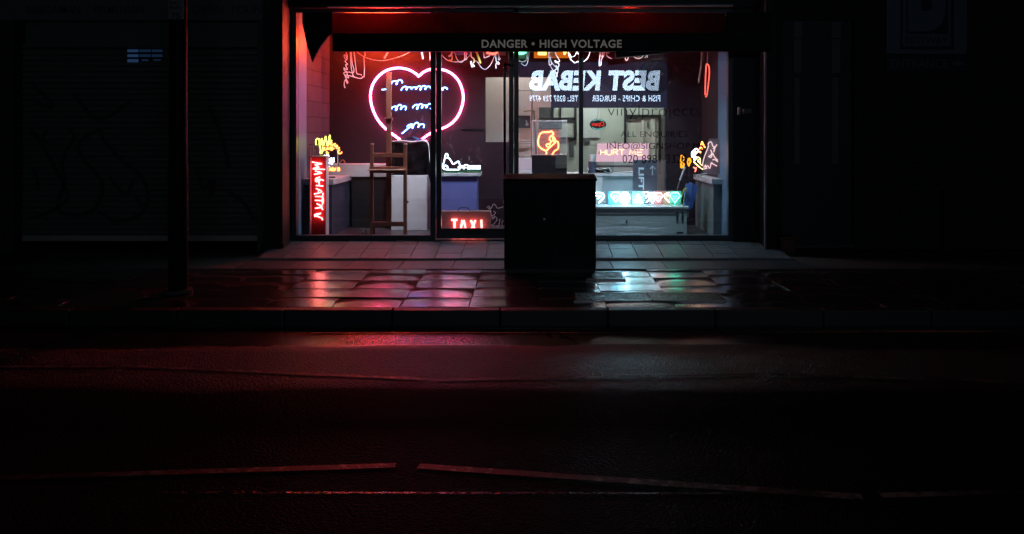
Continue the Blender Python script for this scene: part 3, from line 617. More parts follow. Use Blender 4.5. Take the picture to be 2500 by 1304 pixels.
# small things on the street
lp = thing('lamp_post', 'thick dark lamp post with a pale plate numbered 75 on the left pavement', 'lamp post', (wx(435, 7.72), 7.72, 0))
LX = wx(435, 7.72)
m = MB(); m.cyl(LX, 7.72, 0, 1.15, .089, 28); m.cyl(LX, 7.72, 1.15, 1.2, .089, 28, .083); m.cyl(LX, 7.72, 1.2, 7.5, .083, 28, .07)
m.build('post', pbr('post_black_paint', (.003, .003, .0035), .5, spec=.08, var=.3), lp)
m = MB(); m.cyl(LX, 7.72, 0, .03, .13, 28); m.build('base_collar', PLASTER, lp)
m = MB(); YP = 7.62; m.pbox(411, 448, -60, 47, YP, .006); pl = m.build('number_plate', pbr('dull_white_plate', (.17, .175, .19), .5, var=.1), lp)
m = MB(); ptext(m, '75', 417.5, 440, 31, 45, YP-.0005, offset=.02, thick=.001); m.build('lettering', BLACK, pl); m = MB(); ptext(m, 'PAY', 416, 442, 3, 12, YP-.0005, thick=.001, offset=.01); m.build('lettering', BLACK, pl); m = MB(); ptext(m, 'PARK', 414, 444, 15, 24, YP-.0005, thick=.001, offset=.01); m.build('lettering', BLACK, pl)
cb = thing('utility_cabinet', 'black steel street cabinet with sloping lid standing before the shop window', 'cabinet', (wx(1342, 8.8), 8.8, 0))
CY = 8.75; CBM = pbr('cabinet_paint', (.003, .0032, .0035), .5, spec=.2, var=.25, scale=5, bump=.05)
cx0, cx1 = wx(1231, CY), wx(1455, CY)
m = MB(); m.box(cx0, cx1, CY, CY+.36, .05, wz(442, CY)); m.build('body', CBM, cb, bevel=.008)
m = MB(); m.box(cx0+.01, cx1-.01, CY+.02, CY+.34, 0, .052); m.build('plinth', PLASTER, cb)
zl = wz(442, CY); zb = wz(424, CY+.36)
m = MB(); a, b = cx0-.012, cx1+.012
m.add([(a, CY-.012, zl), (b, CY-.012, zl), (b, CY+.37, zl), (a, CY+.37, zl), (a, CY-.012, zl+.022), (b, CY-.012, zl+.022), (b, CY+.37, zb), (a, CY+.37, zb)], [(0,3,2,1),(4,5,6,7),(0,1,5,4),(1,2,6,5),(2,3,7,6),(3,0,4,7)])
m.build('lid', pbr('lid_paint', (.005, .010, .012), .55, spec=.06, var=.2), cb, bevel=.008)
mid = (cx0+cx1)/2
for s, (a, b) in enumerate(((cx0+.02, mid+.035), (mid+.039, cx1-.02))):
    m = MB(); m.box(a, b, CY-.008, CY-.001, .1, zl-.04); dr = m.build('door', CBM, cb, bevel=.003)
m = MB(); q = at(1329, 535, CY-.014); m.tube([q, q+Vector((0, -.012, 0))], .012, n=12); m.build('lock', STEEL, cb)
bn = thing('orange_bollard', 'short dull orange block by the door step of brick building', 'bollard', (wx(1923, 10.2), 10.3, 0))
m = MB(); m.box(wx(1905, 10.2), wx(1944, 10.2), 10.2, 10.4, .0, wz(584, 10.2)); m.build('body', pbr('orange_plastic', (.10, .035, .012), .5), bn, bevel=.02)
m = MB(); m.box(wx(1904, 10.19), wx(1945, 10.19), 10.19, 10.41, wz(584, 10.2), wz(579, 10.2)); m.build('cap', pbr('orange_cap', (.13, .05, .015), .5), bn, bevel=.01)
wl = thing('wall_camera', 'small grey camera on a bracket on the black panel right of window', 'security camera', (wx(1805, 10.4), 10.42, wz(270, 10.4)))
m = MB(); m.tube([at(1805, 262, 10.33), at(1804, 280, 10.33)], .022, n=14); m.build('housing', pbr('camera_grey', (.35, .36, .37), .4), wl)
m = MB(); m.box(wx(1813, 10.4), wx(1832, 10.4), 10.33, 10.415, wz(277, 10.4), wz(266, 10.4)); m.tube([at(1804, 271, 10.36), at(1816, 271, 10.38)], .008); m.build('bracket', pbr('bracket_grey', (.12, .14, .15), .4), wl, bevel=.006)
# inspection covers let into the pavement
IRON = pbr('cover_iron', (.07, .07, .07), .3, .3, var=.5, scale=40, bump=.5, bscale=70, rvar=.12)
def cover(label, p0, p1, q0, q1, z=.006):
    d0, d1 = EYE*F/(q1-PY), EYE*F/(q0-PY); x0, x1 = wx(p0, d0), wx(p1, d0)
    c = thing('inspection_cover', label, 'cover', ((x0+x1)/2, (d0+d1)/2, 0), 'covers set in the pavement')
    m = MB(); m.box(x0, x1, d0, d1, -.02, z); m.build('plate', IRON, c, bevel=.002)
    m = MB(); w = .022
    m.box(x0-w, x1+w, d0-w, d0-.003, -.02, z+.004); m.box(x0-w, x1+w, d1+.003, d1+w, -.02, z+.004); m.box(x0-w, x0-.003, d0-.003, d1+.003, -.02, z+.004); m.box(x1+.003, x1+w, d0-.003, d1+.003, -.02, z+.004)
    m.build('frame', pbr('cover_frame', (.16, .16, .16), .25, .6, var=.2), c)
    m = MB(); m.box((x0+x1)/2-.1, (x0+x1)/2-.06, (d0+d1)/2-.03, (d0+d1)/2+.01, z+.001, z+.004); m.build('lifting_eye', STEEL, c)
cover('square iron cover at the right foot of the street cabinet', 1436, 1522, 667, 682)
cover('broad concrete filled cover with pale scrap, left of the adjoining pair', 1407, 1588, 717, 735)
cover('broad concrete filled cover, right of the adjoining pair near kerb', 1597, 1768, 717, 735)

# ------------------------------------------------------------------ inside the shop: furniture
def solid(name, label, cat, rects, mat, bevel=.006, group=None, pname='body', **kw):
    """thing made of one body of boxes (x0,x1,y0,y1,z0,z1); returns the empty"""
    r = rects[0]; t = thing(name, label, cat, ((r[0]+r[1])/2, (r[2]+r[3])/2, r[4]), group)
    m = MB()
    for r in rects: m.box(*r)
    m.build(pname, mat, t, bevel=bevel); return t
CTOP = pbr('worktop_white', (.55, .53, .54), .4, var=.12)
NAVY = pbr('navy_panel', (.045, .055, .085), .5, var=.25)
cl = thing('counter', 'narrow white topped navy counter along left brick wall', 'counter', (-2.78, 11.4, FL))
m = MB(); m.box(XL+.002, -2.632, 10.84, YB-.13, .815, .892); m.build('worktop', CTOP, cl, bevel=.006)
m = MB(); m.box(XL+.004, -2.66, 10.87, YB-.13, FL, .814); m.build('cupboard', NAVY, cl, bevel=.004)
bs = thing('shelf', 'pale deep-fronted shelf along the back wall behind the easel', 'shelf', (-2.4, YB-.06, .87))
m = MB(); m.box(XL+.002, wx(958, 11.84), 11.835, YB-.002, .868, 1.05); m.build('board', CTOP, bs, bevel=.006)
m = MB(); m.box(-2.62, wx(958, 11.84), 11.87, YB-.002, FL, .866); m.build('cupboard', pbr('black_cupboard', (.012, .012, .014), .5), bs)
cr = thing('counter', 'white topped dark counter along the right wall with orange neons on it', 'counter', (2.5, 11.5, FL))
m = MB(); m.box(2.372, XR-.002, 10.84, YB-.13, .822, .892); m.build('worktop', CTOP, cr, bevel=.006)
m = MB(); m.box(2.40, XR-.004, 10.88, YB-.13, FL, .82); m.build('cupboard', pbr('grey_green_panel', (.13, .15, .15), .5), cr, bevel=.004)
# easel
ez = thing('easel', 'tall brown wooden studio easel with empty ledge inside left window', 'easel', (wx(948, 11), 11, FL))
EY = 10.98
for a, b, top in ((903, 911, 352), (984.5, 993, 352)):
    m = MB(); m.pbox(a, b, top, 583, EY, .04); m.build('upright', WOOD, ez, bevel=.004)
m = MB(); m.pbox(942.5, 955, 176, 546, EY+.05, .045); m.build('mast', WOOD, ez, bevel=.006)
for nme, q0, q1, a, b, dy in (('crossbar', 374, 384.5, 911, 984.5, .01), ('crossbar', 542, 553, 911, 985, .0), ('ledge_board', 407, 423, 902, 990, -.012)):
    m = MB(); m.pbox(a, b, q0, q1, EY+dy, .04); m.build(nme, WOOD, ez, bevel=.004)
m = MB(); m.box(wx(900, EY), wx(991, EY), EY-.09, EY-.013, wz(416, EY), wz(413.5, EY)); m.build('ledge', pbr('pale_wood', (.45, .3, .22), .5, var=.2), ez, bevel=.003)
m = MB(); m.tube([at(911, 492, EY+.02), at(914.5, 575, EY+.16)], .009); m.build('strut', WOOD, ez)
m = MB(); m.pbox(938, 958, 287, 289.5, EY+.03, .06); m.pbox(956.5, 958.2, 287, 294, EY+.03, .03); m.build('clamp', pbr('brass', (.5, .38, .25), .3, .8), ez)
m = MB(); m.cyl(wx(995, EY), EY+.02, wz(496, EY), wz(491, EY), .012, 10); m.build('knob', METAL, ez)
for p in (904, 985.5):
    m = MB(); m.pbox(p, p+7.5, 350, 354, EY-.005, .05); m.build('peg', pbr('pale_wood', (.45, .3, .22), .5), ez, bevel=.003)
# plinth with a bagged box on it
pl = thing('plinth', 'tall plain white plinth right of the easel under a black bag', 'plinth', (wx(1000, 11.6), 11.7, FL))
m = MB(); m.box(wx(955, 11.55), wx(1043, 11.55), 11.55, 12, FL, wz(428, 11.55)); m.build('body', WHITEP, pl, bevel=.006)
bgm = pbr('black_bin_bag', (.004, .004, .0045), .22, spec=.35, var=.4, bump=.6, bscale=9)
bag = thing('bagged_box', 'box wrapped in creased shiny black plastic standing on white plinth', 'wrapped box', (wx(1000, 11.55), 11.75, wz(428, 11.55)))
bm_ = bmesh.new()
x0, x1, z0, z1 = wx(955, 11.55), wx(1042, 11.55), wz(428, 11.55)+.002, wz(345, 11.55)
bmesh.ops.create_grid(bm_, x_segments=1, y_segments=1, size=1); bm_.free()
m = MB(); rr = random.Random(5); n = 14
def wrinkle(x, y, z): return .010*math.sin(23*x+9*z)+.008*math.sin(31*z-17*x+6*y)+.006*rr.uniform(-1, 1)
ring = []
for j in range(n+1):
    z = z0+(z1-z0)*j/n; inset = .0 if j < n else .03
    row = []
    for (ax, ay), (bx, by) in (((x0, 11.57), (x1, 11.57)), ((x1, 11.57), (x1, 11.96)), ((x1, 11.96), (x0, 11.96)), ((x0, 11.96), (x0, 11.57))):
        for i in range(8):
            t = i/8; x = ax+(bx-ax)*t; y = ay+(by-ay)*t; w = wrinkle(x, y, z) if j else 0
            cx_, cy__ = (x0+x1)/2, 11.765; dx, dy = x-cx_, y-cy__; L = math.hypot(dx, dy)
            row.append((x+dx/L*(w-inset), y+dy/L*(w-inset), z+(w*.4 if j == n else 0)))
    ring.append(row)
k = 32; vs = [p for r_ in ring for p in r_]
m.add(vs, [(j*k+i, j*k+(i+1) % k, (j+1)*k+(i+1) % k, (j+1)*k+i) for j in range(n) for i in range(k)], True)
m.add(ring[n]+[((x0+x1)/2+.02, 11.75, z1+.07)], [(i, (i+1) % k, k) for i in range(k)], True)
m.add(ring[0], [tuple(range(k-1, -1, -1))])
m.build('wrapping', bgm, bag)
m = MB(); m.tube([(x0+.02, 11.555, z1), (x0+.15, 11.552, z1+.008), (x0+.3, 11.555, z1-.004), (x1-.06, 11.555, z1+.006), (x1+.01, 11.56, z1-.02), (x1+.03, 11.56, z1-.12), (x1+.035, 11.56, z1-.3)], .008, smooth=5); m.build('white_edge', WIRE, bag)
m = MB(); m.prism([(x1-.03, 11.54, z1-.1), (x1+.02, 11.54, z1-.05), (x1+.05, 11.54, z1-.4), (x1+.06, 11.54, z1-.65), (x1+.035, 11.54, z1-.52), (x1-.02, 11.54, z1-.35)], .012); m.build('loose_flap', bgm, bag)
litter = thing('paint_tubes', 'small heap of coloured tubes on the floor left of the easel', 'tubes', (wx(890, 11.05), 11.05, FL))
for i, (c, p) in enumerate((((.5, .5, .52), (884, 566, 893, 572)), ((.15, .4, .38), (890, 560, 894, 572)), ((.5, .2, .22), (885, 571, 897, 575)))):
    m = MB(); m.tube([at(p[0], p[1], 11.05), at(p[2], p[3], 11.05+.03*i)], .013, n=8); m.build('tube', pbr('tube_paint_%d' % i, c, .35), litter)
# blue pedestal in the doorway with the cat neon
pe = thing('pedestal', 'square blue-lit pedestal with projecting white top seen through the door', 'pedestal', (wx(1118, 11.35), 11.5, FL))
PYD = 11.35
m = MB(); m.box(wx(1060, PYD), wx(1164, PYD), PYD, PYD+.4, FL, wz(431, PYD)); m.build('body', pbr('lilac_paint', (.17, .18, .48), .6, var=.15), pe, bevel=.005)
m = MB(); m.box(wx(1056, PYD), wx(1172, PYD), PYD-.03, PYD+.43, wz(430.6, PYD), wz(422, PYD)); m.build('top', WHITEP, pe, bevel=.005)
gt = thing('artificial_turf', 'strip of artificial green turf lying on the pedestal top', 'turf', (wx(1118, PYD), PYD+.1, wz(422, PYD)))
m = MB(); rg = random.Random(3); zb = wz(422, PYD)+.001
m.box(wx(1060, PYD), wx(1172, PYD), PYD-.02, PYD+.2, zb, zb+.012)
for i in range(1500):
    x = rg.uniform(wx(1060, PYD), wx(1174, PYD)); y = rg.uniform(PYD-.03, PYD+.2); h = rg.uniform(.02, .038); a = rg.uniform(-.012, .012)
    m.add([(x-.003, y, zb+.008), (x+.003, y, zb+.008), (x+a, y+rg.uniform(-.012, .012), zb+h)], [(0, 1, 2)])
m.build('blades', pbr('turf_green', (.03, .14, .05), .6, var=.5, scale=60), gt)
C8 = lambda pts: zm(1070, 360, 5.93, pts)
ct = thing('cat_neon', 'white neon outline of stretching cat beside a picket fence on the turf', 'neon sign', (wx(1105, PYD), PYD+.02, zb))
m = MB(); NY_ = PYD+.05
m.ptube(C8([(140,130),(132,98),(108,98),(96,150),(82,210),(66,265),(75,305),(110,320),(200,322),(300,320),(308,295),(312,255),(292,203),(265,215),(215,240),(182,190),(152,155),(120,150)]), NY_, .0085, smooth=5)
m.ptube(C8([(84,285),(100,262),(128,275),(140,305)]), NY_, .010, smooth=5); m.ptube(C8([(285,285),(330,285),(350,260)]), NY_, .010, smooth=4); m.build('cat_tube', WHITEN, ct)
m = MB()
for i in range(10):
    x = 430+i*19.5; m.ptube(C8([(x, 260), (x, 318)]), NY_+.03, .0048)
m.ptube(C8([(300, 294), (612, 294)]), NY_+.035, .004)
m.ptube(C8([(375,315),(368,275),(400,255),(435,270),(432,315)]), NY_, .010, smooth=4)
m.build('fence_tube', WHITEN, ct)
m = MB()
for pts in ([(335,158),(328,172),(340,182)], [(308,210),(346,212)], [(436,137),(455,134),(440,150),(458,165),(438,185)], [(470,205),(490,215)]): m.ptube(C8(pts), NY_+.02, .004)
m.build('spark_tube', emit('dim_white_tube', (.5, .6, .7), .35), ct)
tx = thing('taxi_sign', 'grey box sign with red neon letters TAXI behind the door bottom', 'neon sign', (wx(1138, 10.9), 11, FL))
TY = 10.95
m = MB(); m.box(wx(1068, TY), wx(1198, TY), TY, TY+.14, FL+.002, wz(516, TY)); m.build('case', pbr('taxi_case', (.20, .13, .12), .45, var=.25), tx, bevel=.006)
m = MB(); m.tube([at(1117, 516, TY+.05), at(1123, 508, TY+.05), at(1134, 506, TY+.05), at(1143, 509, TY+.05), at(1148, 516, TY+.05)], .006, smooth=4); m.build('carry_handle', BLACK, tx)
m = MB()
def strokes(mb, s, p0, p1, q0, q1, Y, r, gap=.25, jit=0, sm=0, rot=False, rnd=None, over=None):
    n = len(s); w = (p1-p0)/(n+gap*(n-1)) if not rot else (q1-q0)/(n+gap*(n-1))
    for i, ch in enumerate(s):
        for st in STROKE.get(ch, []):
            pts = []
            jx, jy = (rnd.uniform(-jit, jit), rnd.uniform(-jit, jit)) if rnd else (0, 0)
            for u, v in st:
                if rnd: u += rnd.uniform(-jit, jit)*.5; v += rnd.uniform(-jit, jit)*.5
                if not rot: pts.append((p0+i*w*(1+gap)+u*w, q1-(v+jy)*(q1-q0)))
                else: pts.append((p0+(v+jx)*(p1-p0), q0+i*w*(1+gap)+u*w))
            mb.ptube(pts, Y, r, smooth=sm)
m.ptube([(1102, 537), (1116.5, 537)], TY-.04, .015); m.ptube([(1109.5, 537), (1109.5, 562)], TY-.04, .015)
m.ptube([(1125, 560), (1129, 538), (1132, 538), (1137.5, 560), (1125, 560)], TY-.04, .015)
m.ptube([(1149.5, 538), (1160, 562)], TY-.04, .015); m.ptube([(1160.5, 538), (1150, 562)], TY-.04, .015); m.ptube([(1175, 537), (1176, 562)], TY-.04, .014)
m.build('lettering', RED, tx)
wf = thing('unlit_neon_scribble', 'unlit clear glass neon outline of little animal beside red lettered box', 'neon sign', (wx(1212, 10.85), 10.85, FL))
m = MB()
for pts in ([(705,875),(730,850),(745,870),(765,880),(800,820),(830,840),(860,880),(940,860)], [(720,880),(750,900),(770,980),(790,985),(830,950),(800,925)], [(770,990),(800,1030),(820,990),(780,1040)], [(760,1135),(800,1110),(850,1050),(830,1000)], [(845,1140),(870,1150),(890,1060),(885,1040)], [(920,1140),(925,1080),(945,1060)]):
    m.ptube(C8(pts), 10.85, .0045, smooth=4)
m.ptube(C8([(800,1130),(800,1300)]), 10.87, .006)
m.build('tube', UNLIT, wf)

# ------------------------------------------------------------------ the heart on the back wall
ht = thing('heart_neon', 'big pink neon heart holding blue white scribbled lines on the dark wall', 'neon sign', (wx(1018, YB), YB-.05, wz(260, YB)))
HYY = YB-.034
m = MB()
m.ptube([(1023.5,187.5),(1014,179),(1000,171),(985,167),(970,166),(952,169),(935,177),(919,192),(909,209),(904.5,230),(906,252),(912,272),(922,292),(936,309),(955,325),(978,342),(1001,358)], HYY, .0155, smooth=4)
m.ptube([(1024.5,184.5),(1033,177),(1044,171.5),(1056,169),(1078,170),(1094,175),(1110,186),(1122,202),(1129,222),(1131,240),(1128,259),(1120,280),(1107,297),(1092,308),(1078,314)], HYY, .0155, smooth=4)
m.ptube([(1078,314),(1050,326),(1030,340),(1005,357)], HYY, .0155, smooth=4)
m.build('heart_tube', PINK, ht)
# loose blue squiggles where the writing sits: plain generic strokes
C5 = lambda pts: zm(890, 160, 6.52, pts)
m = MB()
def squig(x0, x1, y, amp, k, slope=-.03):      # slanting looped strokes of uneven height
    out = []; n = k*8
    for i in range(n+1):
        t = i/n; ph = t*k*2*math.pi; h = amp*(.75+.35*math.sin(k*1.3+t*9))
        out.append((x0+(x1-x0)*t-22*math.sin(ph)-.35*h*math.cos(ph), y+slope*(x1-x0)*t+h*math.cos(ph)))
    return out
for pts in (squig(440, 600, 265, 42, 2), [(275,385),(355,378)], squig(600, 1050, 365, 30, 6), squig(1180, 1310, 372, 24, 2),
            squig(440, 660, 675, 46, 3), squig(780, 1060, 655, 40, 4), squig(690, 950, 960, 46, 3), [(595,1085),(690,1005),(770,945)]):
    m.ptube(C5(pts), HYY, .0078, smooth=2)
m.build("scribble_tube", BLUE, ht)
m = MB()
for px, py in ((985,166),(919,192),(912,272),(955,325),(1094,175),(1129,222),(1107,297),(1010,195),(1050,215),(970,262),(1030,262),(1000,310)):
    c = at(px, py, HYY); m.tube([c, c+Vector((0, .053, 0))], .006, n=6)
m.build('standoff', ACRYLIC, ht)

# ------------------------------------------------------------------ Manhattan light box
mh = thing('vertical_light_box', 'tall narrow red light box with white letters MANHATTAN reading downwards', 'neon sign', (wx(775, 10.75), 10.8, FL))
MY = 10.72
m = MB(); m.box(wx(757, MY), wx(794, MY), MY+.03, MY+.12, FL, wz(384, MY)); m.build('backing', pbr('red_backing', (.42, .015, .02), .45, var=.5, scale=7), mh)
m = MB()
for a, b, c, d in ((755, 757.5, 382, 592), (793.5, 796, 382, 592), (755, 796, 381, 384)): m.pbox(a, b, c, d, MY-.035, .155)
m.build('frame', pbr('pinkish_frame', (.7, .55, .58), .3, var=.05), mh, bevel=.002)
C9 = lambda pts: zm(745, 370, 6.208, pts)
m = MB()
for pts in ([(105,158),(180,175),(255,185),(145,205),(215,235),(115,262),(300,272)], [(150,295),(255,325),(135,345)], [(195,300),(200,345)], [(225,385),(150,415),(240,430),(165,460)], [(150,450),(215,420),(280,440)], [(205,425),(215,520)], [(165,515),(275,525)],
            [(165,560),(255,610),(135,645)], [(200,580),(205,630)], [(270,630),(255,770)], [(150,680),(262,685)], [(150,740),(250,745)], [(262,690),(275,745),(258,810)], [(175,790),(260,840),(150,860)], [(205,800),(270,885)], [(240,935),(140,960),(230,1000)], [(230,1000),(255,1010),(262,1040)], [(140,985),(235,940)]):
    m.ptube(C9(pts), MY, .008, smooth=3)
m.build('lettering', emit('neon_pale_red', (1, .2, .18), 3.4), mh)
m = MB()
for pts in ([(140,1080),(165,1090),(160,1110)], [(185,1140),(215,1130),(225,1180)], [(240,1150),(265,1170)], [(200,1220),(225,1235)]): m.ptube(C9(pts), MY, .006, smooth=3)
m.build('unlit_tube', pbr('dull_tube', (.3, .12, .12), .3), mh)
# cluster of small neons on the left counter
C4 = lambda pts: zm(735, 310, 9.314, pts)
CT = .8925
kc = thing('hoop_neon_sign', 'cluster of yellow, orange and white neon words in metal hoop on left counter', 'neon sign', (wx(805, 11.0), 11.05, CT))
KY_ = 11.02
m = MB(); m.ptube(C4([(340,410),(334,335),(360,270),(405,275),(418,330),(420,410),(448,400),(455,330),(470,265),(490,330),(500,405),(520,390),(545,260),(565,215),(575,300),(590,405),(615,390),(640,230),(662,190),(650,300),(640,395),(670,350),(700,300)]), KY_, .0075, smooth=4)
m.ptube(C4([(432,432),(445,520),(440,600),(480,585),(470,540),(500,545),(490,445)]), KY_, .007, smooth=4); m.build('yellow_tube', YELLOW, kc)
m = MB()
for x, y, r_ in ((710,383,28),(785,405,28),(840,462,30),(885,565,42),(550,495,30),(620,480,26),(600,580,22),(725,480,22)):
    m.ptube(C4([(x+math.cos(a)*r_, y+math.sin(a)*r_*.95) for a in [k*math.pi/4 for k in range(7)]]), KY_+.02, .009, smooth=3)
m.ptube(C4([(640,520),(670,450),(690,540),(720,500)]), KY_+.02, .008, smooth=3)
m.ptube(C4([(660,1000),(670,930),(700,1000),(720,925),(750,1000),(790,930),(760,980)]), KY_, .010, smooth=3); m.ptube(C4([(835,1005),(850,920),(875,960),(865,1005)]), KY_, .009, smooth=3)
m.build('orange_tube', ORANGE, kc)
m = MB(); m.ptube(C4([(530,640),(560,690),(590,640),(630,665),(580,690),(570,720)]), KY_, .010, smooth=3)
m.ptube(C4([(640,760),(690,710),(680,770),(750,705),(730,770),(760,790)]), KY_, .010, smooth=3); m.ptube(C4([(560,850),(600,815),(620,850),(660,800),(700,850),(710,800)]), KY_, .009, smooth=3); m.ptube(C4([(560,930),(590,890),(610,930),(640,890)]), KY_, .009, smooth=3)
m.build('white_tube', WHITEN, kc)
m = MB(); m.ptube(C4([(105,655),(98,560),(105,480),(140,425),(240,405),(400,415),(700,432),(790,480),(835,570),(843,700),(845,910)]), KY_+.05, .012, smooth=4); m.ptube(C4([(200,660),(205,560),(270,520),(330,540)]), KY_+.05, .005, smooth=4); m.ptube(C4([(282,400),(282,660)]), KY_+.05, .007); m.ptube(C4([(415,640),(415,520),(390,430)]), KY_+.05, .006, smooth=3)
m.build('metal_hoop', STEEL, kc)
m = MB(); c = C4([(630, 1070)])[0]; p = at(c[0], c[1], KY_); m.cyl(p.x, KY_+.03, CT+.002, CT+.02, .08, 24); m.build('base', STEEL, kc)
c2_ = thing('glass_scrap', 'bent orange lit glass offcut leaning behind the metal hoop sign', 'glass tube', (wx(835, 11.4), 11.5, 1.05))
m = MB(); m.ptube(C4([(880,830),(900,790),(940,755),(975,770),(1005,820)]), 11.6, .010, smooth=3); m.build('tube', pbr('orange_glass', (.5, .2, .12), .2), c2_)

# ------------------------------------------------------------------ unlit glass and wires hung along the ceiling by the window
UY = 11.15
def hung(label, parts, cat='neon sign', name='hanging_neon', Y=UY, wires=()):
    pts0 = parts[0][0]; t = thing(name, label, cat, at(*pts0[0], Y), 'neon pieces hung from the ceiling')
    for i, (pts, r_, mt) in enumerate(parts):
        m = MB(); m.ptube(pts, Y, r_, smooth=5 if len(pts) > 2 else 0); m.build('tube', mt, t)
    for pts in wires:
        m = MB(); m.ptube(pts, Y+.02, .0045, smooth=6); m.build('cable', WIRE, t)
    m = MB(); c = at(*pts0[0], Y); m.tube([c, (c.x, Y, CE)], .0025, n=5); m.build('hanger', WIRE, t); return t
A1 = lambda p: zm(820, 120, 10.417, p); A2 = lambda p: zm(1070, 115, 13.04, p); A3 = lambda p: zm(1260, 115, 11.364, p); A4 = lambda p: zm(1440, 110, 6.944, p)
hung('white glass signature hung upright beside the left brick wall', [(A1([(255,40),(265,110),(288,180),(285,250),(265,268),(220,215),(205,160),(235,155),(285,240),(255,290),(230,310),(295,390),(245,400),(288,505),(268,522),(205,478),(220,545),(270,580),(300,680),(325,715),(300,730),(230,660),(240,700),(270,780),(302,840),(288,870),(262,820),(245,780),(215,840),(212,930),(236,990)]), .0065, UNLIT)])
hung('white glass letter outlines in L shapes hung right of the signature', [(A1([(365,20),(375,240),(392,480),(420,600),(450,695),(570,740),(645,742),(690,702),(716,700),(726,480),(712,240),(708,200),(742,150),(730,40)]), .006, UNLIT), (A1([(388,20),(410,330),(458,520),(450,592),(420,605),(330,585),(220,598),(195,612),(230,655),(340,675),(470,712)]), .006, UNLIT), (A1([(455,20),(500,400),(532,615),(600,640),(660,660)]), .006, UNLIT)],
     wires=[A1([(500,40),(640,150),(800,230),(1000,280),(1150,292),(1300,280),(1500,230),(1700,165),(1900,60)])])
hung('short fat white glass stub tilting left of pink heart top', [(A1([(1350,30),(1232,232)]), .013, UNLIT)])
hung('pair of straight white glass sticks hung beside the first mullion', [(A1([(2180,30),(2215,255)]), .012, UNLIT), (A1([(2392,30),(2394,290)]), .008, UNLIT)])
hung('small orange and white glass curl above right lobe of the heart', [(A2([(400,120),(440,330),(412,430),(355,405)]), .008, pbr('orange_tube_coat', (.6, .25, .05), .3)), (A2([(470,130),(400,250),(330,300)]), .011, UNLIT)], wires=[A2([(60,200),(250,390),(420,460),(600,475),(780,440),(900,370),(1060,200)])])
hung('pinkish white glass loop hung before a blue glow', [(A2([(835,120),(850,360),(880,395),(912,350),(885,280),(905,200),(860,130)]), .008, UNLIT)], wires=[A2([(510,120),(570,330),(640,450),(720,490),(800,440),(850,340)])])
hung('yellow and white glass S curve hung in the doorway', [(A2([(1035,120),(1050,300),(1122,370),(1145,460),(1112,510)]), .009, pbr('yellow_tube_coat', (.62, .62, .3), .3)), (A2([(1032,450),(1080,645)]), .013, UNLIT), (A2([(1100,540),(1150,632)]), .010, pbr('yellow_tube_coat', (.62, .62, .3), .3))])
hung('straight bright yellow glass bar slanting in the doorway', [(A2([(1190,110),(1345,520)]), .011, pbr('yellow_bar_coat', (.7, .62, .08), .3)), (A2([(1215,110),(1358,505)]), .008, pbr('yellow_bar_coat', (.7, .62, .08), .3))], wires=[A2([(1130,420),(1250,480),(1360,640),(1475,712),(1580,660),(1700,500),(1800,250)])])
hung('pink white open square of glass next to the slanting yellow bar', [(A2([(1438,110),(1460,320),(1490,335),(1610,290),(1640,240),(1600,120)]), .008, UNLIT)])
hung('looped white glass script hung left of the door stile', [(A2([(1820,220),(1840,400),(1870,520),(1922,552),(1938,510),(1892,470),(1860,500),(1832,560),(1840,680)]), .007, UNLIT), (A2([(1908,120),(1930,320),(1968,370),(1935,412),(1910,370),(1940,300)]), .007, UNLIT)])
hung('twin white glass arcs hung right of the door stile', [(A3([(60,360),(95,390),(180,410),(260,380),(310,310),(300,240),(310,80)]), .006, UNLIT), (A3([(140,450),(230,515),(295,480),(340,330),(372,80)]), .005, UNLIT)])
hung('white glass hook with zigzag script crossing the reflected sign', [(A3([(910,70),(915,470),(960,490),(988,460),(970,400),(935,280)]), .008, UNLIT), (A3([(1050,80),(1080,130),(1110,230),(1205,380),(1150,412),(1080,370),(1092,420),(1170,450),(1188,500),(1160,560),(1095,515),(1165,605),(1090,620),(1085,690),(1140,722),(1160,650),(1112,600)]), .007, UNLIT), (A3([(1130,720),(1130,830)]), .010, UNLIT)], wires=[A3([(930,480),(1000,610),(1100,740)]), A3([(985,420),(1060,520),(1160,610)])])
hung('broad white glass ring hung behind the thin mullion', [(A3([(1430,70),(1480,270),(1560,390),(1640,437),(1715,405),(1870,400),(1965,330),(2030,220),(2060,80)]), .007, UNLIT), (A3([(1480,180),(1545,300)]), .010, UNLIT), (A3([(1570,270),(1630,240),(1690,130),(1730,215)]), .006, UNLIT)])
hung('white glass letter p hung right of the thin mullion', [(A3([(2330,80),(2308,480),(2332,515),(2358,480),(2372,340),(2435,230),(2440,120)]), .007, UNLIT), (A3([(2345,80),(2350,250),(2385,260),(2400,90)]), .007, UNLIT), (A4([(230,120),(330,130),(280,150),(310,200),(375,235)]), .006, UNLIT)])
hung('white glass v and double arc hung under the awning arm', [(A4([(585,160),(600,230),(622,262),(645,235),(658,170)]), .007, UNLIT), (A4([(735,150),(755,205),(820,230),(880,210),(915,150)]), .007, UNLIT), (A4([(780,150),(820,190),(862,168)]), .006, UNLIT), (A4([(935,200),(945,215),(970,160),(975,215)]), .006, UNLIT)])
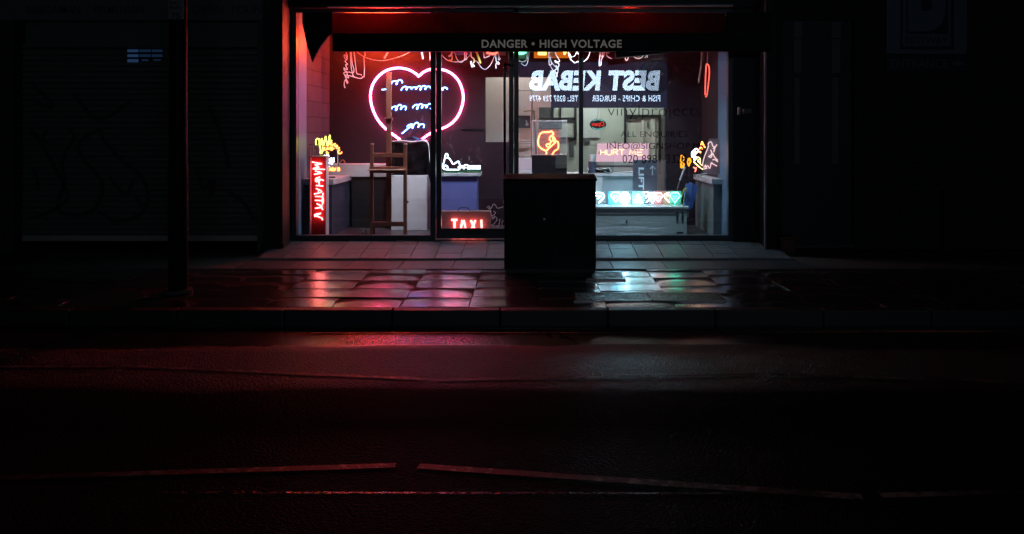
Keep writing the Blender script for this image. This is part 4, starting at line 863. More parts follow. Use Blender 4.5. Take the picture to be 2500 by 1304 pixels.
def spot(label, x, y, target, st, col=(.84, .92, 1)):  # added unseen lamp; its can keeps the light off the awning cloth
    c = Vector((x, y, 2.92)); t = thing('ceiling_spotlight', label, 'spotlight', c, 'spotlights on the shop ceiling')
    d = (Vector(target)-c).normalized(); q = d.to_track_quat('Z', 'Y').to_matrix(); n = 20
    def ring(r, h): return [c + q @ Vector((math.cos(2*math.pi*k/n)*r, math.sin(2*math.pi*k/n)*r, h)) for k in range(n)]
    m = MB(); a, b, e, f = ring(.062, -.09), ring(.062, .09), ring(.056, .09), ring(.056, -.02)
    m.add(a+b+e+f, [(j*n+k, j*n+(k+1) % n, (j+1)*n+(k+1) % n, (j+1)*n+k) for j in range(3) for k in range(n)]+[tuple(range(n-1, -1, -1))]); m.build('can', BLACK, t)
    m = MB(); m.add(ring(.054, -.012), [tuple(range(n))]); m.build('bulb', emit('spot_bulb_%d' % st, col, st), t)
    m = MB(); p = c - d*.05; m.tube([p, (p.x, p.y, CE)], .008, n=6); m.build('stem', METAL, t)
spot('black ceiling spotlight turned on the white plinth, hidden behind awning', -1.55, 10.72, (-1.74, 11.55, .85), 2600, (1, .88, .95))
spot('black ceiling spotlight turned on the desk, hidden behind awning', .55, 10.72, (.75, 11.6, .95), 1500, (.86, .94, 1))
spot('black ceiling spotlight turned on the jewel crate, hidden behind awning', 1.5, 10.70, (1.55, 11.1, .4), 2200, (.45, .88, 1))
# the red loop and its dead twin on the right wall
t = thing('red_loop_neon', 'narrow red neon loop hanging at right side of window', 'neon sign', at(1727, 155, 11.0))
m = MB(); m.ptube(A4([(1955,850),(1960,600),(1975,345),(1995,330),(2020,365),(2027,480),(2005,700),(1985,842),(1962,885)]), 11.0, .0085, smooth=4); m.build('tube', emit('neon_coral', (1, .12, .075), .75), t)
m = MB(); c = at(1727, 158, 11.0); m.tube([c, (c.x, 11.0, CE)], .003, n=5); m.build('hanger', WIRE, t)
t = thing('unlit_loop_neon', 'dull brown unlit twin of the red loop, hanging just left of it', 'neon sign', at(1712, 125, 11.1))
m = MB(); m.ptube(A4([(1888,40),(1890,230),(1865,450),(1842,622),(1855,622),(1880,450),(1900,240),(1915,40)]), 11.1, .006, smooth=4); m.ptube(A4([(1925,40),(1928,260),(1900,262)]), 11.1, .004, smooth=3); m.build('tube', pbr('dull_red_tube', (.22, .09, .06), .35), t)

# lit signs high under the ceiling
def lit_sign(name, label, mat, boxes=(), tubes=(), Y=11.2, back=None, bcol=(.1, .1, .1)):
    p = boxes[0] if boxes else tubes[0][0][0]; t = thing(name, label, 'neon sign', at(p[0], p[1], Y))
    if back: m = MB(); m.pbox(*back, Y+.05, .012); m.build('backing_panel', pbr(name+'_panel', bcol, .5), t)
    m = MB()
    for b in boxes: m.pbox(*b, Y, .02)
    for pts, r_ in tubes: m.ptube(pts, Y, r_, smooth=4 if len(pts) > 2 else 0)
    m.build('tube', mat, t); return t
lit_sign('red_ceiling_neon', 'deep red glowing neon word above the pink heart, mostly behind the awning bar', HOTRED, tubes=[([(858,116),(870,88),(884,117),(898,88),(914,117),(930,88),(946,117),(962,88),(978,117),(994,88)], .014), ([(856,121),(1000,121)], .014)], Y=11.8)
lit_sign('red_near_neon', 'short deep red neon zigzag just behind the awning, above heart', HOTRED2, tubes=[([(906,104),(920,92),(934,104),(948,92),(964,104)], .012)], Y=10.62)  # second red source, unseen, added to redden the cloth locally
lit_sign('red_hidden_neon', 'red glowing neon bar behind the awning above the reflected lettering', HOTRED3, tubes=[([(1522,104),(1536,92),(1552,104)], .011)], Y=10.68)
for px0_, px1_, lab_ in ((900, 970, 'black baffle board hung before the short red zigzag neon'), (1516, 1558, 'black baffle board hung before the red bar neon')):
    t = thing('baffle_board', lab_, 'board', (wx((px0_+px1_)/2, 10.58), 10.58, 2.6), 'baffle boards behind the awning bar')  # added boards, block the short red neons' light towards the street
    m = MB(); m.box(wx(px0_, 10.58), wx(px1_, 10.58), 10.575, 10.583, 2.585, 2.72); m.box(wx(px0_, 10.58), wx(px1_, 10.58), 10.5835, 10.72, 2.585, 2.592); m.build('board', BLACK, t)
    m = MB(); m.tube([(wx(px0_+4, 10.58), 10.7, 2.592), (wx(px0_+4, 10.58), 10.7, CE)], .003, n=5); m.build('hanger', METAL, t)
def strip(label, p0, p1, st, col=(.55, .82, 1)):  # unseen lamp; hood lips shaped to keep light off cloth and road
    Y, z = 10.64, 2.66; x0, x1 = wx(p0, Y), wx(p1, Y); t = thing('strip_light', label, 'strip light', ((x0+x1)/2, Y, z), 'strip lights behind the awning bar')
    m = MB(); m.tube([(x0+.02, Y, z), (x1-.02, Y, z)], .014, n=10); m.build('tube', emit('strip_%d' % st, col, st), t)
    m = MB(); m.box(x0, x1, Y-.05, Y+.06, z+.03, z+.045); m.box(x0, x1, Y+.06, Y+.063, z-.024, z+.045); m.box(x0, x1, Y-.053, Y-.05, z-.075, z+.045); m.build('hood', BLACK, t)
    m = MB()
    for x in (x0+.1, x1-.1): m.tube([(x, Y, z+.045), (x, Y, CE)], .005, n=6)
    m.build('hanger', METAL, t)
strip('hooded white strip light over the door, behind the awning bar', 1082, 1236, 480)
strip('hooded white strip light over the right window, behind awning bar', 1440, 1570, 560)
strip('hooded white strip light at left end, behind awning bar', 820, 930, 110)
lit_sign('blue_box_neon', 'dim blue glowing neon panel peeping under the awning in doorway', emit('neon_deep_blue', (.06, .08, .9), .8), tubes=[([(1118,123),(1132,124),(1146,123)], .012)], Y=11.4, back=(1112, 1150, 95, 134), bcol=(.06, .06, .14))
lit_sign('red_box_neon', 'red glowing neon panel under the awning at the door right side', emit('neon_warm_red', (1, .16, .10), 1.2), tubes=[([(1188,128),(1205,132),(1216,126)], .016)], Y=11.35, back=(1183, 1234, 95, 135), bcol=(.32, .09, .1))
lit_sign('green_dome_neon', 'pale green glowing dome lamp under the awning right of door', GREEN, tubes=[([(1250,121),(1262,128),(1274,129),(1284,124),(1288,115)], .03)], Y=11.4, back=(1240, 1291, 80, 144), bcol=(.06, .14, .11))
t = thing('orange_light_box', 'wide glowing orange light box with yellow shapes under awning bar', 'neon sign', at(1350, 120, 11.45))
m = MB(); m.pbox(1303.5, 1392, 90, 141, 11.45, .06); m.build('case', emit('orange_panel_glow', (1, .20, .012), .75), t)
m = MB(); m.ptube([(1313,130.5),(1322,131),(1334,131)], 11.41, .024); m.ptube([(1316,124),(1331,124)], 11.41, .02); m.ptube([(1372,122),(1380,130),(1386,120)], 11.41, .016); m.ptube([(1378,134),(1380,122)], 11.41, .014); m.build('lettering', emit('yellow_tube_glow', (1, .75, .18), 3), t)
m = MB(); m.pbox(1340, 1358, 90, 140.5, 11.44, .008); m.build('panel', pbr('brown_orange_panel', (.5, .2, .08), .5), t)

# ------------------------------------------------------------------ the middle: face neon, stand, computer, reception counter
C6 = lambda p: zm(1255, 240, 6.865, p)
pd = thing('black_plinth', 'black box plinth carrying orange face neon behind the street cabinet', 'plinth', (wx(1342, 11.1), 11.2, FL))
FY = 11.05
m = MB(); m.box(wx(1299, FY), wx(1384, FY), FY, FY+.4, FL, wz(379, FY)); m.build('body', pbr('matt_black', (.018, .014, .016), .45), pd, bevel=.005)
cs = thing('display_case', 'clear acrylic case with bright edges standing on the black plinth', 'display case', (wx(1342, FY), FY+.2, wz(379, FY)))
m = MB(); x0, x1, z0, z1 = wx(1299, FY), wx(1384, FY), wz(378.5, FY)+.004, wz(295, FY)
m.box(x0, x1, FY+.01, FY+.016, z0, z1); m.box(x0, x1, FY+.37, FY+.376, z0, z1); m.box(x0, x0+.006, FY+.017, FY+.369, z0, z1); m.box(x1-.006, x1, FY+.017, FY+.369, z0, z1); m.build('pane', ACRYLIC, cs)
m = MB()
for a, b in (((x0, FY+.01, z0), (x0, FY+.01, z1)), ((x1, FY+.01, z0), (x1, FY+.01, z1)), ((x0, FY+.01, z1), (x1, FY+.01, z1)), ((x0, FY+.375, z1), (x1, FY+.375, z1)), ((x0, FY+.01, z0+.004), (x1, FY+.01, z0+.004))): m.tube([a, b], .004, n=5)
m.build('edge', pbr('acrylic_edge', (.75, .68, .7), .3), cs)
fn = thing('face_neon', 'orange neon outline of head in profile with a raised hand', 'neon sign', (wx(1340, FY), FY+.15, wz(379, FY)))
m = MB()
for pts in ([(545,945),(535,885),(470,850),(418,800),(404,720),(428,620),(468,575),(530,568),(600,566),(625,550),(660,602),(612,640),(592,690),(622,720),(600,762),(548,770),(545,800),(590,832),(612,815),(700,735)], [(610,780),(575,845),(530,888)], [(655,722),(648,640),(690,690),(668,700),(660,725),(705,722),(738,740),(738,840),(685,880),(635,945)]):
    m.ptube(C6(pts), FY+.15, .0095, smooth=3)
m.build('tube', emit('neon_face_orange', (1, .24, .07), 3), fn)
m = MB(); p0 = C6([(470, 560)])[0]; m.pbox(1314, 1368, 316, 378, FY+.19, .006); m.build('backing_panel', film('red_acrylic', (.5, .06, .04), .28), fn)
m = MB(); m.pbox(1356, 1384, 380, 411, FY-.006, .004); m.build('paper_label', pbr('kraft_paper', (.10, .085, .07), .7), pd)  # paler patch painted as a reflection over the black plinth
td = thing('tripod_stand', 'thin brown photographic light stand against the beige wall', 'tripod', (wx(1308, 12.3), 12.3, FL))
TDY = 12.35
m = MB(); m.ptube([(1303.5,273),(1307,345),(1312,420)], TDY, .014); m.ptube([(1299,245),(1298,330),(1298,420)], TDY+.05, .010); m.ptube([(1307,320),(1311,420)], TDY-.1, .010); m.build('pole', pbr('brown_metal', (.16, .1, .08), .4, .4), td)
m = MB(); m.ptube([(1278,272),(1302,270),(1306,273)], TDY, .009); c = at(1304, 273, TDY); m.tube([c+Vector((0, -.03, 0)), c+Vector((0, .03, 0))], .018, n=10); m.build('arm', pbr('brown_metal', (.16, .1, .08), .4, .4), td)
mo = thing('dark_picture', 'small dark picture with pale swirl on the beige wall beside door', 'picture', (wx(1282, 12.6), 12.6, wz(298, 12.6)))
m = MB(); m.pbox(1262, 1295, 282, 313, 12.6, .03); m.build('panel', pbr('dark_print', (.035, .03, .03), .4), mo, bevel=.004)
m = MB(); m.prism([at(x, y, 12.597) for x, y in zm(1255, 240, 6.865, [(190,360),(215,370),(225,410),(245,430),(235,460),(200,460),(190,440),(205,410)])], .002); m.build('swirl', pbr('pale_print', (.3, .26, .24), .5), mo)
sh = thing('wall_rack', 'brown metal rack with thin rails against the beige wall', 'rack', (wx(1275, 12.4), 12.5, FL))
for q in (220.5, 345, 349.5, 382):
    m = MB(); m.pbox(1250, 1299, q, q+1.6, 12.7, .04); m.build('rail', pbr('rack_metal', (.18, .12, .1), .4), sh)
for p in (1258, 1297.5):
    m = MB(); m.pbox(p, p+1.8, 215, 585, 12.68, .02); m.build('post', pbr('rack_metal', (.18, .12, .1), .4), sh)
pc = thing('computer', 'white all in one computer screen glowing pale pink behind the door', 'computer', (wx(1283, 11.6), 11.6, .9))
m = MB(); m.pbox(1252, 1298, 386, 422, 11.6, .03); m.build('screen_case', WHITEP, pc, bevel=.006)
m = MB(); m.pbox(1255, 1296, 388, 414, 11.597, .003); m.build('screen', emit('screen_glow', (.50, .40, .48), 1), pc)
m = MB(); m.pbox(1272, 1280, 422, 432, 11.62, .02); m.pbox(1262, 1290, 431, 433, 11.6, .12); m.build('foot', STEEL, pc)
dk = thing('desk', 'long pale pink topped desk across the shop behind the cabinet', 'desk', (wx(1420, 11.6), 11.75, FL))
DY = 11.55; dz = wz(423, DY)
m = MB(); m.box(wx(1246, DY), wx(1549, DY), DY, 11.93, dz-.04, dz); m.build('worktop', pbr('pink_white_laminate', (.5, .42, .42), .4, var=.08), dk, bevel=.004)
m = MB(); m.box(wx(1455, DY), wx(1471, DY), DY+.01, DY+.3, FL, dz-.042); m.build('end_panel', pbr('pink_white_laminate', (.5, .42, .42), .4), dk)
m = MB(); m.box(wx(1246, DY), wx(1454.6, DY), DY+.05, DY+.08, FL, dz-.042); m.box(wx(1471.4, DY), wx(1548, DY), DY+.03, DY+.06, FL, dz-.042); m.build('front_panel', pbr('grey_laminate', (.27, .27, .28), .5, var=.15), dk)
# pink HURT ME panel and the cardboard around it
hm = thing('pink_neon_panel', 'glowing pink panel with pale yellow neon words HURT ME on the desk box', 'neon sign', (wx(1519, 11.75), 11.78, wz(394, 11.75)))
HMY = 11.72
m = MB(); m.prism([at(1459, 350, HMY), at(1584, 350, HMY), at(1583, 394.5, HMY), at(1455, 394.5, HMY)], .02); m.build('panel', emit('lit_pink_panel', (.95, .56, .66), 1), hm)  # panel emits the glow its neon letters would cast on it
m = MB(); rnd = random.Random(2); strokes(m, 'HURT', 1466, 1524, 366, 378, HMY-.035, .0075, gap=.3, rnd=rnd, jit=.05); strokes(m, 'ME', 1537, 1570, 365, 378, HMY-.035, .0075, gap=.3, rnd=rnd, jit=.05); m.build('lettering', emit('neon_hurt', (1, .62, .3), .9), hm)
m = MB(); m.tube([at(1462, 377, HMY-.03), at(1466, 366, HMY-.03)], .008); m.build('tube_end', pbr('dark_red_cap', (.2, .04, .04), .5), hm)
bx = thing('cardboard_box', 'worn grey brown cardboard box under the glowing pink panel', 'box', (wx(1490, 11.7), 11.75, dz))
BY = 11.68
m = MB(); m.box(wx(1440, BY), wx(1548, BY), BY, BY+.22, dz+.001, wz(395, BY)-.001); m.build('carton', pbr('old_cardboard', (.26, .21, .18), .7, var=.3, scale=14), bx, bevel=.004)
m = MB(); m.pbox(1450, 1545, 404, 407.5, BY-.003, .003); m.build('slot', pbr('dark_slot', (.03, .02, .02), .7), bx)
cu = thing('paper_cup', 'white paper cup on top of the desk, left of pink panel', 'cup', (wx(1446, 11.6), 11.6, dz))
m = MB(); m.cyl(wx(1446, 11.62), 11.62, wz(394, 11.62), wz(377, 11.62), .028, 20, .036); m.build('cup_body', WHITEP, cu)
m = MB(); m.cyl(wx(1446, 11.62), 11.62, dz+.001, wz(394.3, 11.62), .06, 20); m.build('stand', pbr('dark_tin', (.05, .05, .08), .4), cu)
pp = thing('loose_papers', 'crumpled white loose papers lying along the desk front', 'papers', (wx(1450, DY), DY+.05, dz))
m = MB()
for pts in ([(1390,425),(1410,419),(1432,412),(1448,424)], [(1424,424),(1450,410),(1462,417),(1480,421)], [(1446,420),(1466,414),(1486,412),(1490,422)], [(1440,424),(1500,423),(1548,421),(1548,424)]):
    a = [at(x, y-1, DY+.02) for x, y in pts]; b = [p+Vector((.03, .1, .004)) for p in a]; m.add(a+b, [(i, i+1, i+5, i+4) for i in range(3)])
m.build('sheet', WHITEP, pp)
lf = thing('lift_box', 'dark carton lettered LIFT sideways with pale up arrow in right window', 'box', (wx(1587, 11.3), 11.4, FL))
LY = 11.41
m = MB(); m.box(wx(1548, LY), wx(1626, LY), LY, LY+.13, FL, wz(391, LY)); m.build('carton', pbr('dark_print_card', (.06, .055, .075), .5, var=.35), lf, bevel=.004)
m = MB(); ptext(m, 'LIFT', 1559, 1572, 409, 464, LY-.001, rot=90, offset=.03); m.build('lettering', pbr('pale_print_ink', (.5, .52, .56), .5), lf)
m = MB(); m.tube([at(1593, 428, LY-.004), at(1593, 406, LY-.004)], .006); m.tube([at(1587, 413, LY-.004), at(1593, 405, LY-.004), at(1600, 413, LY-.004)], .006); m.build('arrow', pbr('pale_print_ink', (.5, .52, .56), .5), lf)
m = MB(); m.box(wx(1604, LY), wx(1622, LY), LY-.004, LY-.0005, FL, wz(392, LY)); m.build('tape', pbr('brown_tape', (.16, .09, .08), .4), lf)

# ------------------------------------------------------------------ white crate with the jewel neons
ck = thing('white_crate', 'long pale shipping carton with two black up arrows under jewel neons', 'crate', (wx(1560, 10.85), 11, FL))
KYY = 11.08
m = MB(); kx0, kx1 = wx(1385, KYY), wx(1677, KYY); kz = wz(504, KYY)
m.box(kx0, kx1, KYY, KYY+.30, FL, kz-.03); m.build('carton', pbr('pale_card', (.42, .45, .44), .6, var=.12, scale=5, bump=.05), ck, bevel=.004)
m = MB(); m.box(kx0-.01, kx1+.02, KYY-.012, KYY+.31, kz-.029, kz); m.build('lid', WHITEP, ck, bevel=.003)
m = MB(); m.box(kx0, wx(1650, KYY), KYY-.004, KYY-.0005, wz(523, KYY), wz(521.5, KYY)); m.box(wx(1676, KYY)+.006, wx(1681, KYY), KYY-.004, KYY+.02, wz(530, KYY), wz(506, KYY)); m.build('seam', pbr('seam_grey', (.12, .13, .13), .7), ck)
m = MB()
for p in (1653.5, 1666.5):
    m.prism([at(p-3.6, 523, KYY-.003), at(p, 515.5, KYY-.003), at(p+3.6, 523, KYY-.003)], .002); m.pbox(p-2.6, p+2.6, 525, 540, KYY-.003, .002); m.pbox(p-2.8, p+2.8, 542, 543.6, KYY-.003, .002)
m.pbox(1652, 1668, 566, 570, KYY-.002, .0015); m.build('lettering', pbr('black_print', (.02, .025, .03), .6), ck)
m = MB(); m.pbox(1514, 1531, 536, 546, KYY-.003, .002); m.build('label', pbr('pale_label', (.45, .5, .55), .5), ck)
m = MB(); m.pbox(1527.5, 1532, 537.5, 545.5, KYY-.005, .002); m.build('label_mark', BLACK, ck)
GY = 11.2
GB = EYE - (EYE-kz)
def gem(label, px, q0, q1, mat, w=22, kind='gem', plate=None, box=True, r_=.0072, Y=GY):
    t = thing('jewel_neon', label, 'neon sign', (wx(px, Y), Y, kz), 'jewel neons along the crate')
    m = MB(); h = q1-q0
    if kind == 'gem':
        m.ptube([(px-.33*w, q0), (px+.33*w, q0), (px+.5*w, q0+.3*h), (px, q1), (px-.5*w, q0+.3*h)], Y, r_, True)
        m.ptube([(px-.22*w, q0+.33*h), (px+.22*w, q0+.33*h), (px, q0+.62*h)], Y, r_*.8, True)
    elif kind == 'round':
        for rr_ in (.45, .28, .12): m.ptube([(px+math.cos(a)*w*rr_, (q0+q1)/2+math.sin(a)*h*rr_*1.05) for a in [k*math.pi/5 for k in range(10)]], Y, r_*1.2, True)
    elif kind == 'tri':
        for s_ in (1, .55): m.ptube([(px, q0+h*.1), (px+.36*w*s_, q1-h*.12*(2-s_)), (px-.36*w*s_, q1-h*.12*(2-s_))], Y, r_*1.2, True)
    elif kind == 'half':
        m.ptube([(px-.4*w, q0), (px+.3*w, q0+.02*h), (px+.55*w, q0+.35*h), (px+.3*w, q0+.7*h), (px, q1)], Y, r_, smooth=3); m.ptube([(px-.3*w, q0+.3*h), (px+.25*w, q0+.32*h), (px-.1*w, q0+.6*h)], Y, r_*.8)
    elif kind == 'cee':
        m.ptube([(px+.4*w, q0), (px, q0+.1*h), (px-.35*w, q0+.35*h), (px, q0+.7*h), (px+.4*w, q1)], Y, r_, smooth=3); m.ptube([(px+.4*w, q0+.25*h), (px+.05*w, q0+.33*h)], Y, r_)
    m.build('tube', mat, t)
    if plate:
        m = MB(); m.pbox(px-plate[0]/2, px+plate[0]/2, 467, 501, Y+.045, .008); m.build('backing_panel', pbr('plate_'+plate[1], plate[2], .5), t)
    if box:
        b0, b1 = px-w*.62, px+w*.62; m = MB(); m.pbox(b0, b1, 466, 501.5, Y-.05, .004); m.build('cover', HAZE, t)
        m = MB(); m.ptube([(b0, 467), (b1, 467)], Y-.05, .003, n=5); m.ptube([(b1, 467), (b1, 502)], Y-.05, .0025, n=5); m.build('cover_edge', pbr('acrylic_edge', (.75, .68, .7), .3), t)
    m = MB(); m.pbox(px-w*.45, px+w*.45, 500.8, 503, Y-.02, .06); m.build('foot', WHITEP, t)
WH2 = emit('neon_icy', (.42, .85, 1), 8)
gem('icy white jewel neon half hidden behind the street cabinet edge', 1462, 471, 495, WH2, 24, 'half')
gem('cyan gem shaped jewel neon on a cyan plate', 1503, 470, 494, CYAN, 24, plate=(36, 'cyan', (.12, .5, .62)))
gem('solid looking white round jewel neon, brightest in the row', 1525, 470, 497, WH2, 24, 'round', plate=None, r_=.012)
gem('white triangle jewel neon on a pale turquoise plate', 1558, 470, 498, emit('neon_tri', (.5, 1, .98), 6), 28, 'tri', plate=(29, 'turquoise', (.25, .62, .62)))
gem('warm white jewel neon right of the turquoise plate', 1578, 470, 494, emit('neon_warm_white', (1, .95, .8), 2), 22, 'half')
gem('pale cyan gem neon overlapping the red plate', 1592, 472, 496, WH2, 20)
gem('pinkish gem neon on the red plate', 1607, 472, 493, PINKW, 22, plate=(20, 'red', (.5, .1, .09)))
gem('white bent jewel neon on an orange brown plate', 1627, 470, 494, emit('neon_peach', (1, .85, .7), 2), 18, 'cee', plate=(14, 'brown', (.4, .2, .08)))
gem('teal gem neon at the right end of the row', 1648, 471, 495, TEAL, 24, plate=(28, 'teal', (.06, .3, .24)))
bb = thing('blue_box', 'slim blue box leaning right at the end of the crate', 'box', (wx(1685, 11.15), 11.2, kz))
m = MB(); BB = 11.14
m.prism([at(1668, 510, BB), at(1674, 449, BB), at(1691, 447, BB), at(1683, 512, BB)], .02)
m.build('side', pbr('light_blue_card', (.12, .2, .55), .5), bb)
m = MB(); m.prism([at(1683, 512, BB+.002), at(1691, 447, BB+.002), at(1705, 455, BB+.002), at(1691, 507, BB+.002)], .25); m.build('body', pbr('blue_card', (.05, .12, .38), .5, var=.15), bb)
yc = thing('coiled_cable', 'yellow green twisted cable looped beside the leaning blue box', 'cable', (wx(1668, 11.12), 11.12, kz))
m = MB(); m.ptube([(1664,500),(1664,480),(1670,462),(1677,463),(1672,480),(1667,500)], 11.12, .006, smooth=5); m.ptube([(1667,502),(1662,492),(1667,474),(1674,460)], 11.11, .005, smooth=5); m.build('strand', pbr('yellow_cable', (.4, .42, .12), .4), yc)
po = thing('light_tube_pole', 'grey fluorescent tube leaning against the right counter', 'tube', (wx(1655, 11.2), 11.2, kz))
m = MB(); m.tube([at(1652, 468, 11.16), at(1660, 440, 11.2)], .007); m.build('dark_end', METAL, po)
m = MB(); m.tube([at(1660, 440, 11.2), at(1672, 408, 11.26)], .013, n=10); m.build('tube', pbr('frosted_grey', (.4, .38, .4), .4), po)
# right counter neons
CR = lambda p: zm(1640, 320, 10.03, p)
def cneon(label, strokes_, mat, Y, r_, name='small_neon'):
    t = thing(name, label, 'neon sign', at(*strokes_[0][0], Y), 'small neons on the right counter')
    m = MB()
    for s_ in strokes_: m.ptube(CR(s_) if s_[0][0] < 3000 else s_, Y, r_, smooth=3)
    m.build('tube', mat, t)
    xs_ = [p for s_ in strokes_ for p in CR(s_)]; cx_ = sum(p[0] for p in xs_)/len(xs_)
    c = at(cx_, max(p[1] for p in xs_), Y); m = MB(); m.tube([(c.x, Y+.015, c.z), (c.x, Y+.015, .893)], .005, n=6); m.build('stand', METAL, t); return t
XW = 11.6
cneon('amber letter neon leftmost on the right counter', [[(222,900),(222,620),(265,612),(290,640),(296,700),(245,760),(300,800),(285,880),(230,905)], [(235,760),(235,900),(260,880),(275,820)]], emit('neon_amber', (1, .38, .02), .7), XW, .0085)
cneon('amber blob neon second from left on right counter', [[(390,700),(440,665),(470,740),(440,800),(420,860),(395,800),(390,740),(430,700),(450,760),(415,800)]], emit('neon_amber', (1, .38, .02), .7), XW-.05, .009)
cneon('white flame shaped neon in the middle of right counter', [[(505,650),(490,540),(530,490),(600,430),(645,485),(600,540),(560,480),(540,600),(600,640),(550,700),(560,600),(620,520)]], emit('neon_flame', (1, .92, .95), 1.6), 11.3, .008)
cneon('pale yellow script neon below the white flame', [[(540,750),(580,700),(640,640),(690,680),(715,750),(660,765),(640,700),(700,800),(765,850)], [(540,755),(620,830),(700,900),(760,935)]], emit('neon_pale_yellow', (1, .72, .28), 1.5), 11.25, .0075)
cneon('small orange arrow neon above the white flame', [[(720,340),(745,265),(770,330),(815,405)], [(668,440),(718,400),(752,440)], [(680,520),(690,500),(705,515),(690,530)]], emit('neon_arrow', (1, .26, .05), 4.5), 11.2, .008)
cneon('red bent stub neon low on the right counter', [[(530,885),(570,915),(610,890)], [(600,920),(570,1000)]], emit('neon_stub', (1, .2, .14), 1.4), 11.3, .008)
ws = thing('acrylic_neon_sheet', 'pinkish clear sheet with white neon linework leaning at the window right', 'neon sign', (wx(1735, 11.0), 11, .892))
WSY = 10.98
m = MB(); m.prism([at(1716, 425, WSY+.03), at(1731, 338.5, WSY+.03), at(1775, 338.5, WSY+.03), at(1775, 425, WSY+.03)], .006); m.build('sheet', film('pinkish_acrylic', (.45, .34, .38), .5), ws)
m = MB()
for s_ in ([(750,855),(770,740),(800,630),(850,500),(900,370),(890,320),(920,280),(960,265),(985,300),(1000,365),(1040,390),(1010,440)], [(950,460),(980,530),(950,600),(900,620),(970,640),(1000,540),(1050,640),(1130,720)], [(780,900),(830,830),(830,910),(880,845),(930,920),(970,770),(1000,800),(1110,860)], [(1000,710),(1060,700),(1130,760)], [(1030,520),(1060,400),(1110,330)], [(770,935),(870,910)]):
    m.ptube(CR(s_), WSY, .007, smooth=3)
m.build('tube', emit('neon_soft_pink', (1, .66, .64), .45), ws)
m = MB(); m.tube([at(1699, 428, 10.88), at(1716, 424.5, 10.9), at(1726, 424, 10.95)], .006); m.build('loose_end', UNLIT, ws)

# ------------------------------------------------------------------ across the street: the kebab shop that the glass mirrors
D2 = 27.0; SYK = -(D2 - 2*G)
def kx(p, d=D2): return (p-PX)/F*d
def kz_(q, d=D2): return EYE-(q-PY)/F*d
kbs = thing('kebab_shop', 'lit takeaway across the street, mirrored in the window as BEST KEBAB', 'shop', (2, SYK, 0))
m = MB(); m.box(-14, kx(1268), SYK-.3, SYK, 0, 8); m.box(kx(1628), 18, SYK-.3, SYK, 0, 8); m.box(kx(1268), kx(1628), SYK-.3, SYK, kz_(140), 8)
m.box(kx(1268), kx(1346), SYK-.3, SYK-.02, 0, kz_(263)); m.build('wall', pbr('soot_brick', (.05, .045, .04), .8), kbs)
m = MB(); m.box(kx(1268), kx(1628), SYK-.3, SYK+.05, kz_(263), kz_(152)); m.build('fascia', emit('navy_lightbox', (.10, .17, .38), .42), kbs)
m = MB()
text(m, 'BEST KEBAB', kx(1292), kx(1611), kz_(222), kz_(172), SYK+.056, thick=.01, offset=.05, face=1, shear=-.1, space=1.06)
m.build('lettering', emit('lit_lettering', (.62, .80, 1), 7.5), kbs)
m = MB(); text(m, 'FISH & CHIPS - BURGER', kx(1445), kx(1611), kz_(248), kz_(233), SYK+.056, thick=.01, offset=.014, face=1, space=1.1); m.build('lettering', emit('lit_lettering', (.62, .80, 1), 7.5), kbs)
m = MB(); text(m, 'TEL: 0207 729 4779', kx(1293), kx(1411), kz_(248), kz_(233), SYK+.056, thick=.01, offset=.014, face=1, space=1.1)
m.build('lettering', emit('lit_lettering', (.62, .80, 1), 7.5), kbs)
m = MB(); KI = SYK-3.0; m.box(kx(1268), kx(1660), KI-.1, KI, 0, 3); m.box(kx(1346), kx(1628), SYK-.3, SYK-.02, 0, kz_(425)); m.build('interior_wall', pbr('greenish_tile_wall', (.60, .63, .54), .6, var=.12, scale=2), kbs)
m = MB(); m.box(kx(1268)-.1, kx(1268), KI, SYK-.3, 0, 3); m.box(kx(1660), kx(1660)+.1, KI, SYK-.3, 0, 3); m.box(kx(1268), kx(1660), KI, SYK-.3, 2.9, 3); m.build('interior_wall', pbr('greenish_tile_wall', (.6, .63, .54), .6), kbs)
m = MB()
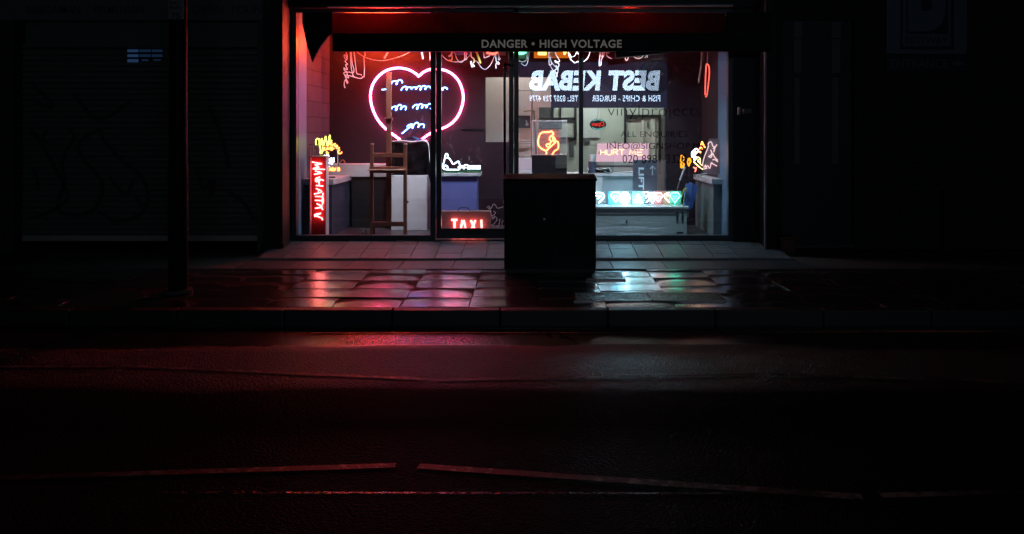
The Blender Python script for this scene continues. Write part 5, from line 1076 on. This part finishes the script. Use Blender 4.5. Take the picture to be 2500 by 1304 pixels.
for a, b, c, d in ((1408, 1413, 262, 425), (1524, 1529, 262, 350), (1529, 1610, 280, 286), (1609, 1615, 280, 425), (1346, 1408, 285, 290), (1346, 1372, 262, 300), (1372, 1376, 262, 290), (1400, 1408, 262, 340), (1346, 1410, 338, 342), (1425, 1500, 355, 425)):
    m = MB(); m.box(kx(a), kx(b), SYK-.2, SYK-.12, kz_(d), kz_(c)); m.build('window_frame', pbr('dark_window_frame', (.02, .02, .022), .5), kbs)
m = MB()
for i in range(3): xx = kx(1380)+i*1.3; m = MB(); m.box(xx, xx+1.1, SYK-1.5, SYK-1.42, 2.82, 2.86); m.build('ceiling_tube', emit('fluorescent', (.95, 1, .92), 2.5), kbs)
m = MB()
for a, b, c, d in ((1560, 1566, 290, 330), (1580, 1600, 286, 330), (1600, 1612, 292, 420), (1470, 1474, 335, 360), (1345, 1370, 300, 320), (1440, 1455, 345, 365)): m.box(kx(a), kx(b), KI+.001, KI+.05, kz_(d), kz_(c))
m.build('wall_fitting', pbr('dark_fitting', (.12, .12, .11), .6), kbs)
OY = 11.3; c = at(1460, 304, OY)
op = thing('open_sign', 'small dark oval neon sign reading Open backwards, hung in right window', 'neon sign', c)
m = MB(); n = 32; el = [c+Vector((math.cos(2*math.pi*k/n)*.114, 0, math.sin(2*math.pi*k/n)*.075)) for k in range(n)]
m.prism(el, .015); m.build('board', BLACK, op)
m = MB(); text(m, 'Open', c.x-.085, c.x+.085, c.z-.040, c.z+.036, OY-.014, thick=.008, offset=.015, face=1, shear=.2); m.build('lettering', emit('open_red', (1, .05, .03), 1.1), op)
m = MB()
for a0_, a1_ in ((.2*math.pi, .75*math.pi), (1.2*math.pi, 1.85*math.pi)):
    m.tube([c+Vector((math.cos(a0_+(a1_-a0_)*k/8)*.1, -.01, math.sin(a0_+(a1_-a0_)*k/8)*.064)) for k in range(9)], .0045, n=6)
m.build('tube', emit('open_teal', (.25, .85, .75), .9), op)
m = MB(); m.tube([c+Vector((-.02, .008, .07)), c+Vector((.0, .008, .13)), (c.x+.02, OY+.008, 2.4), (c.x+.02, OY+.008, CE)], .003, n=5); m.build('cable', BLACK, op)
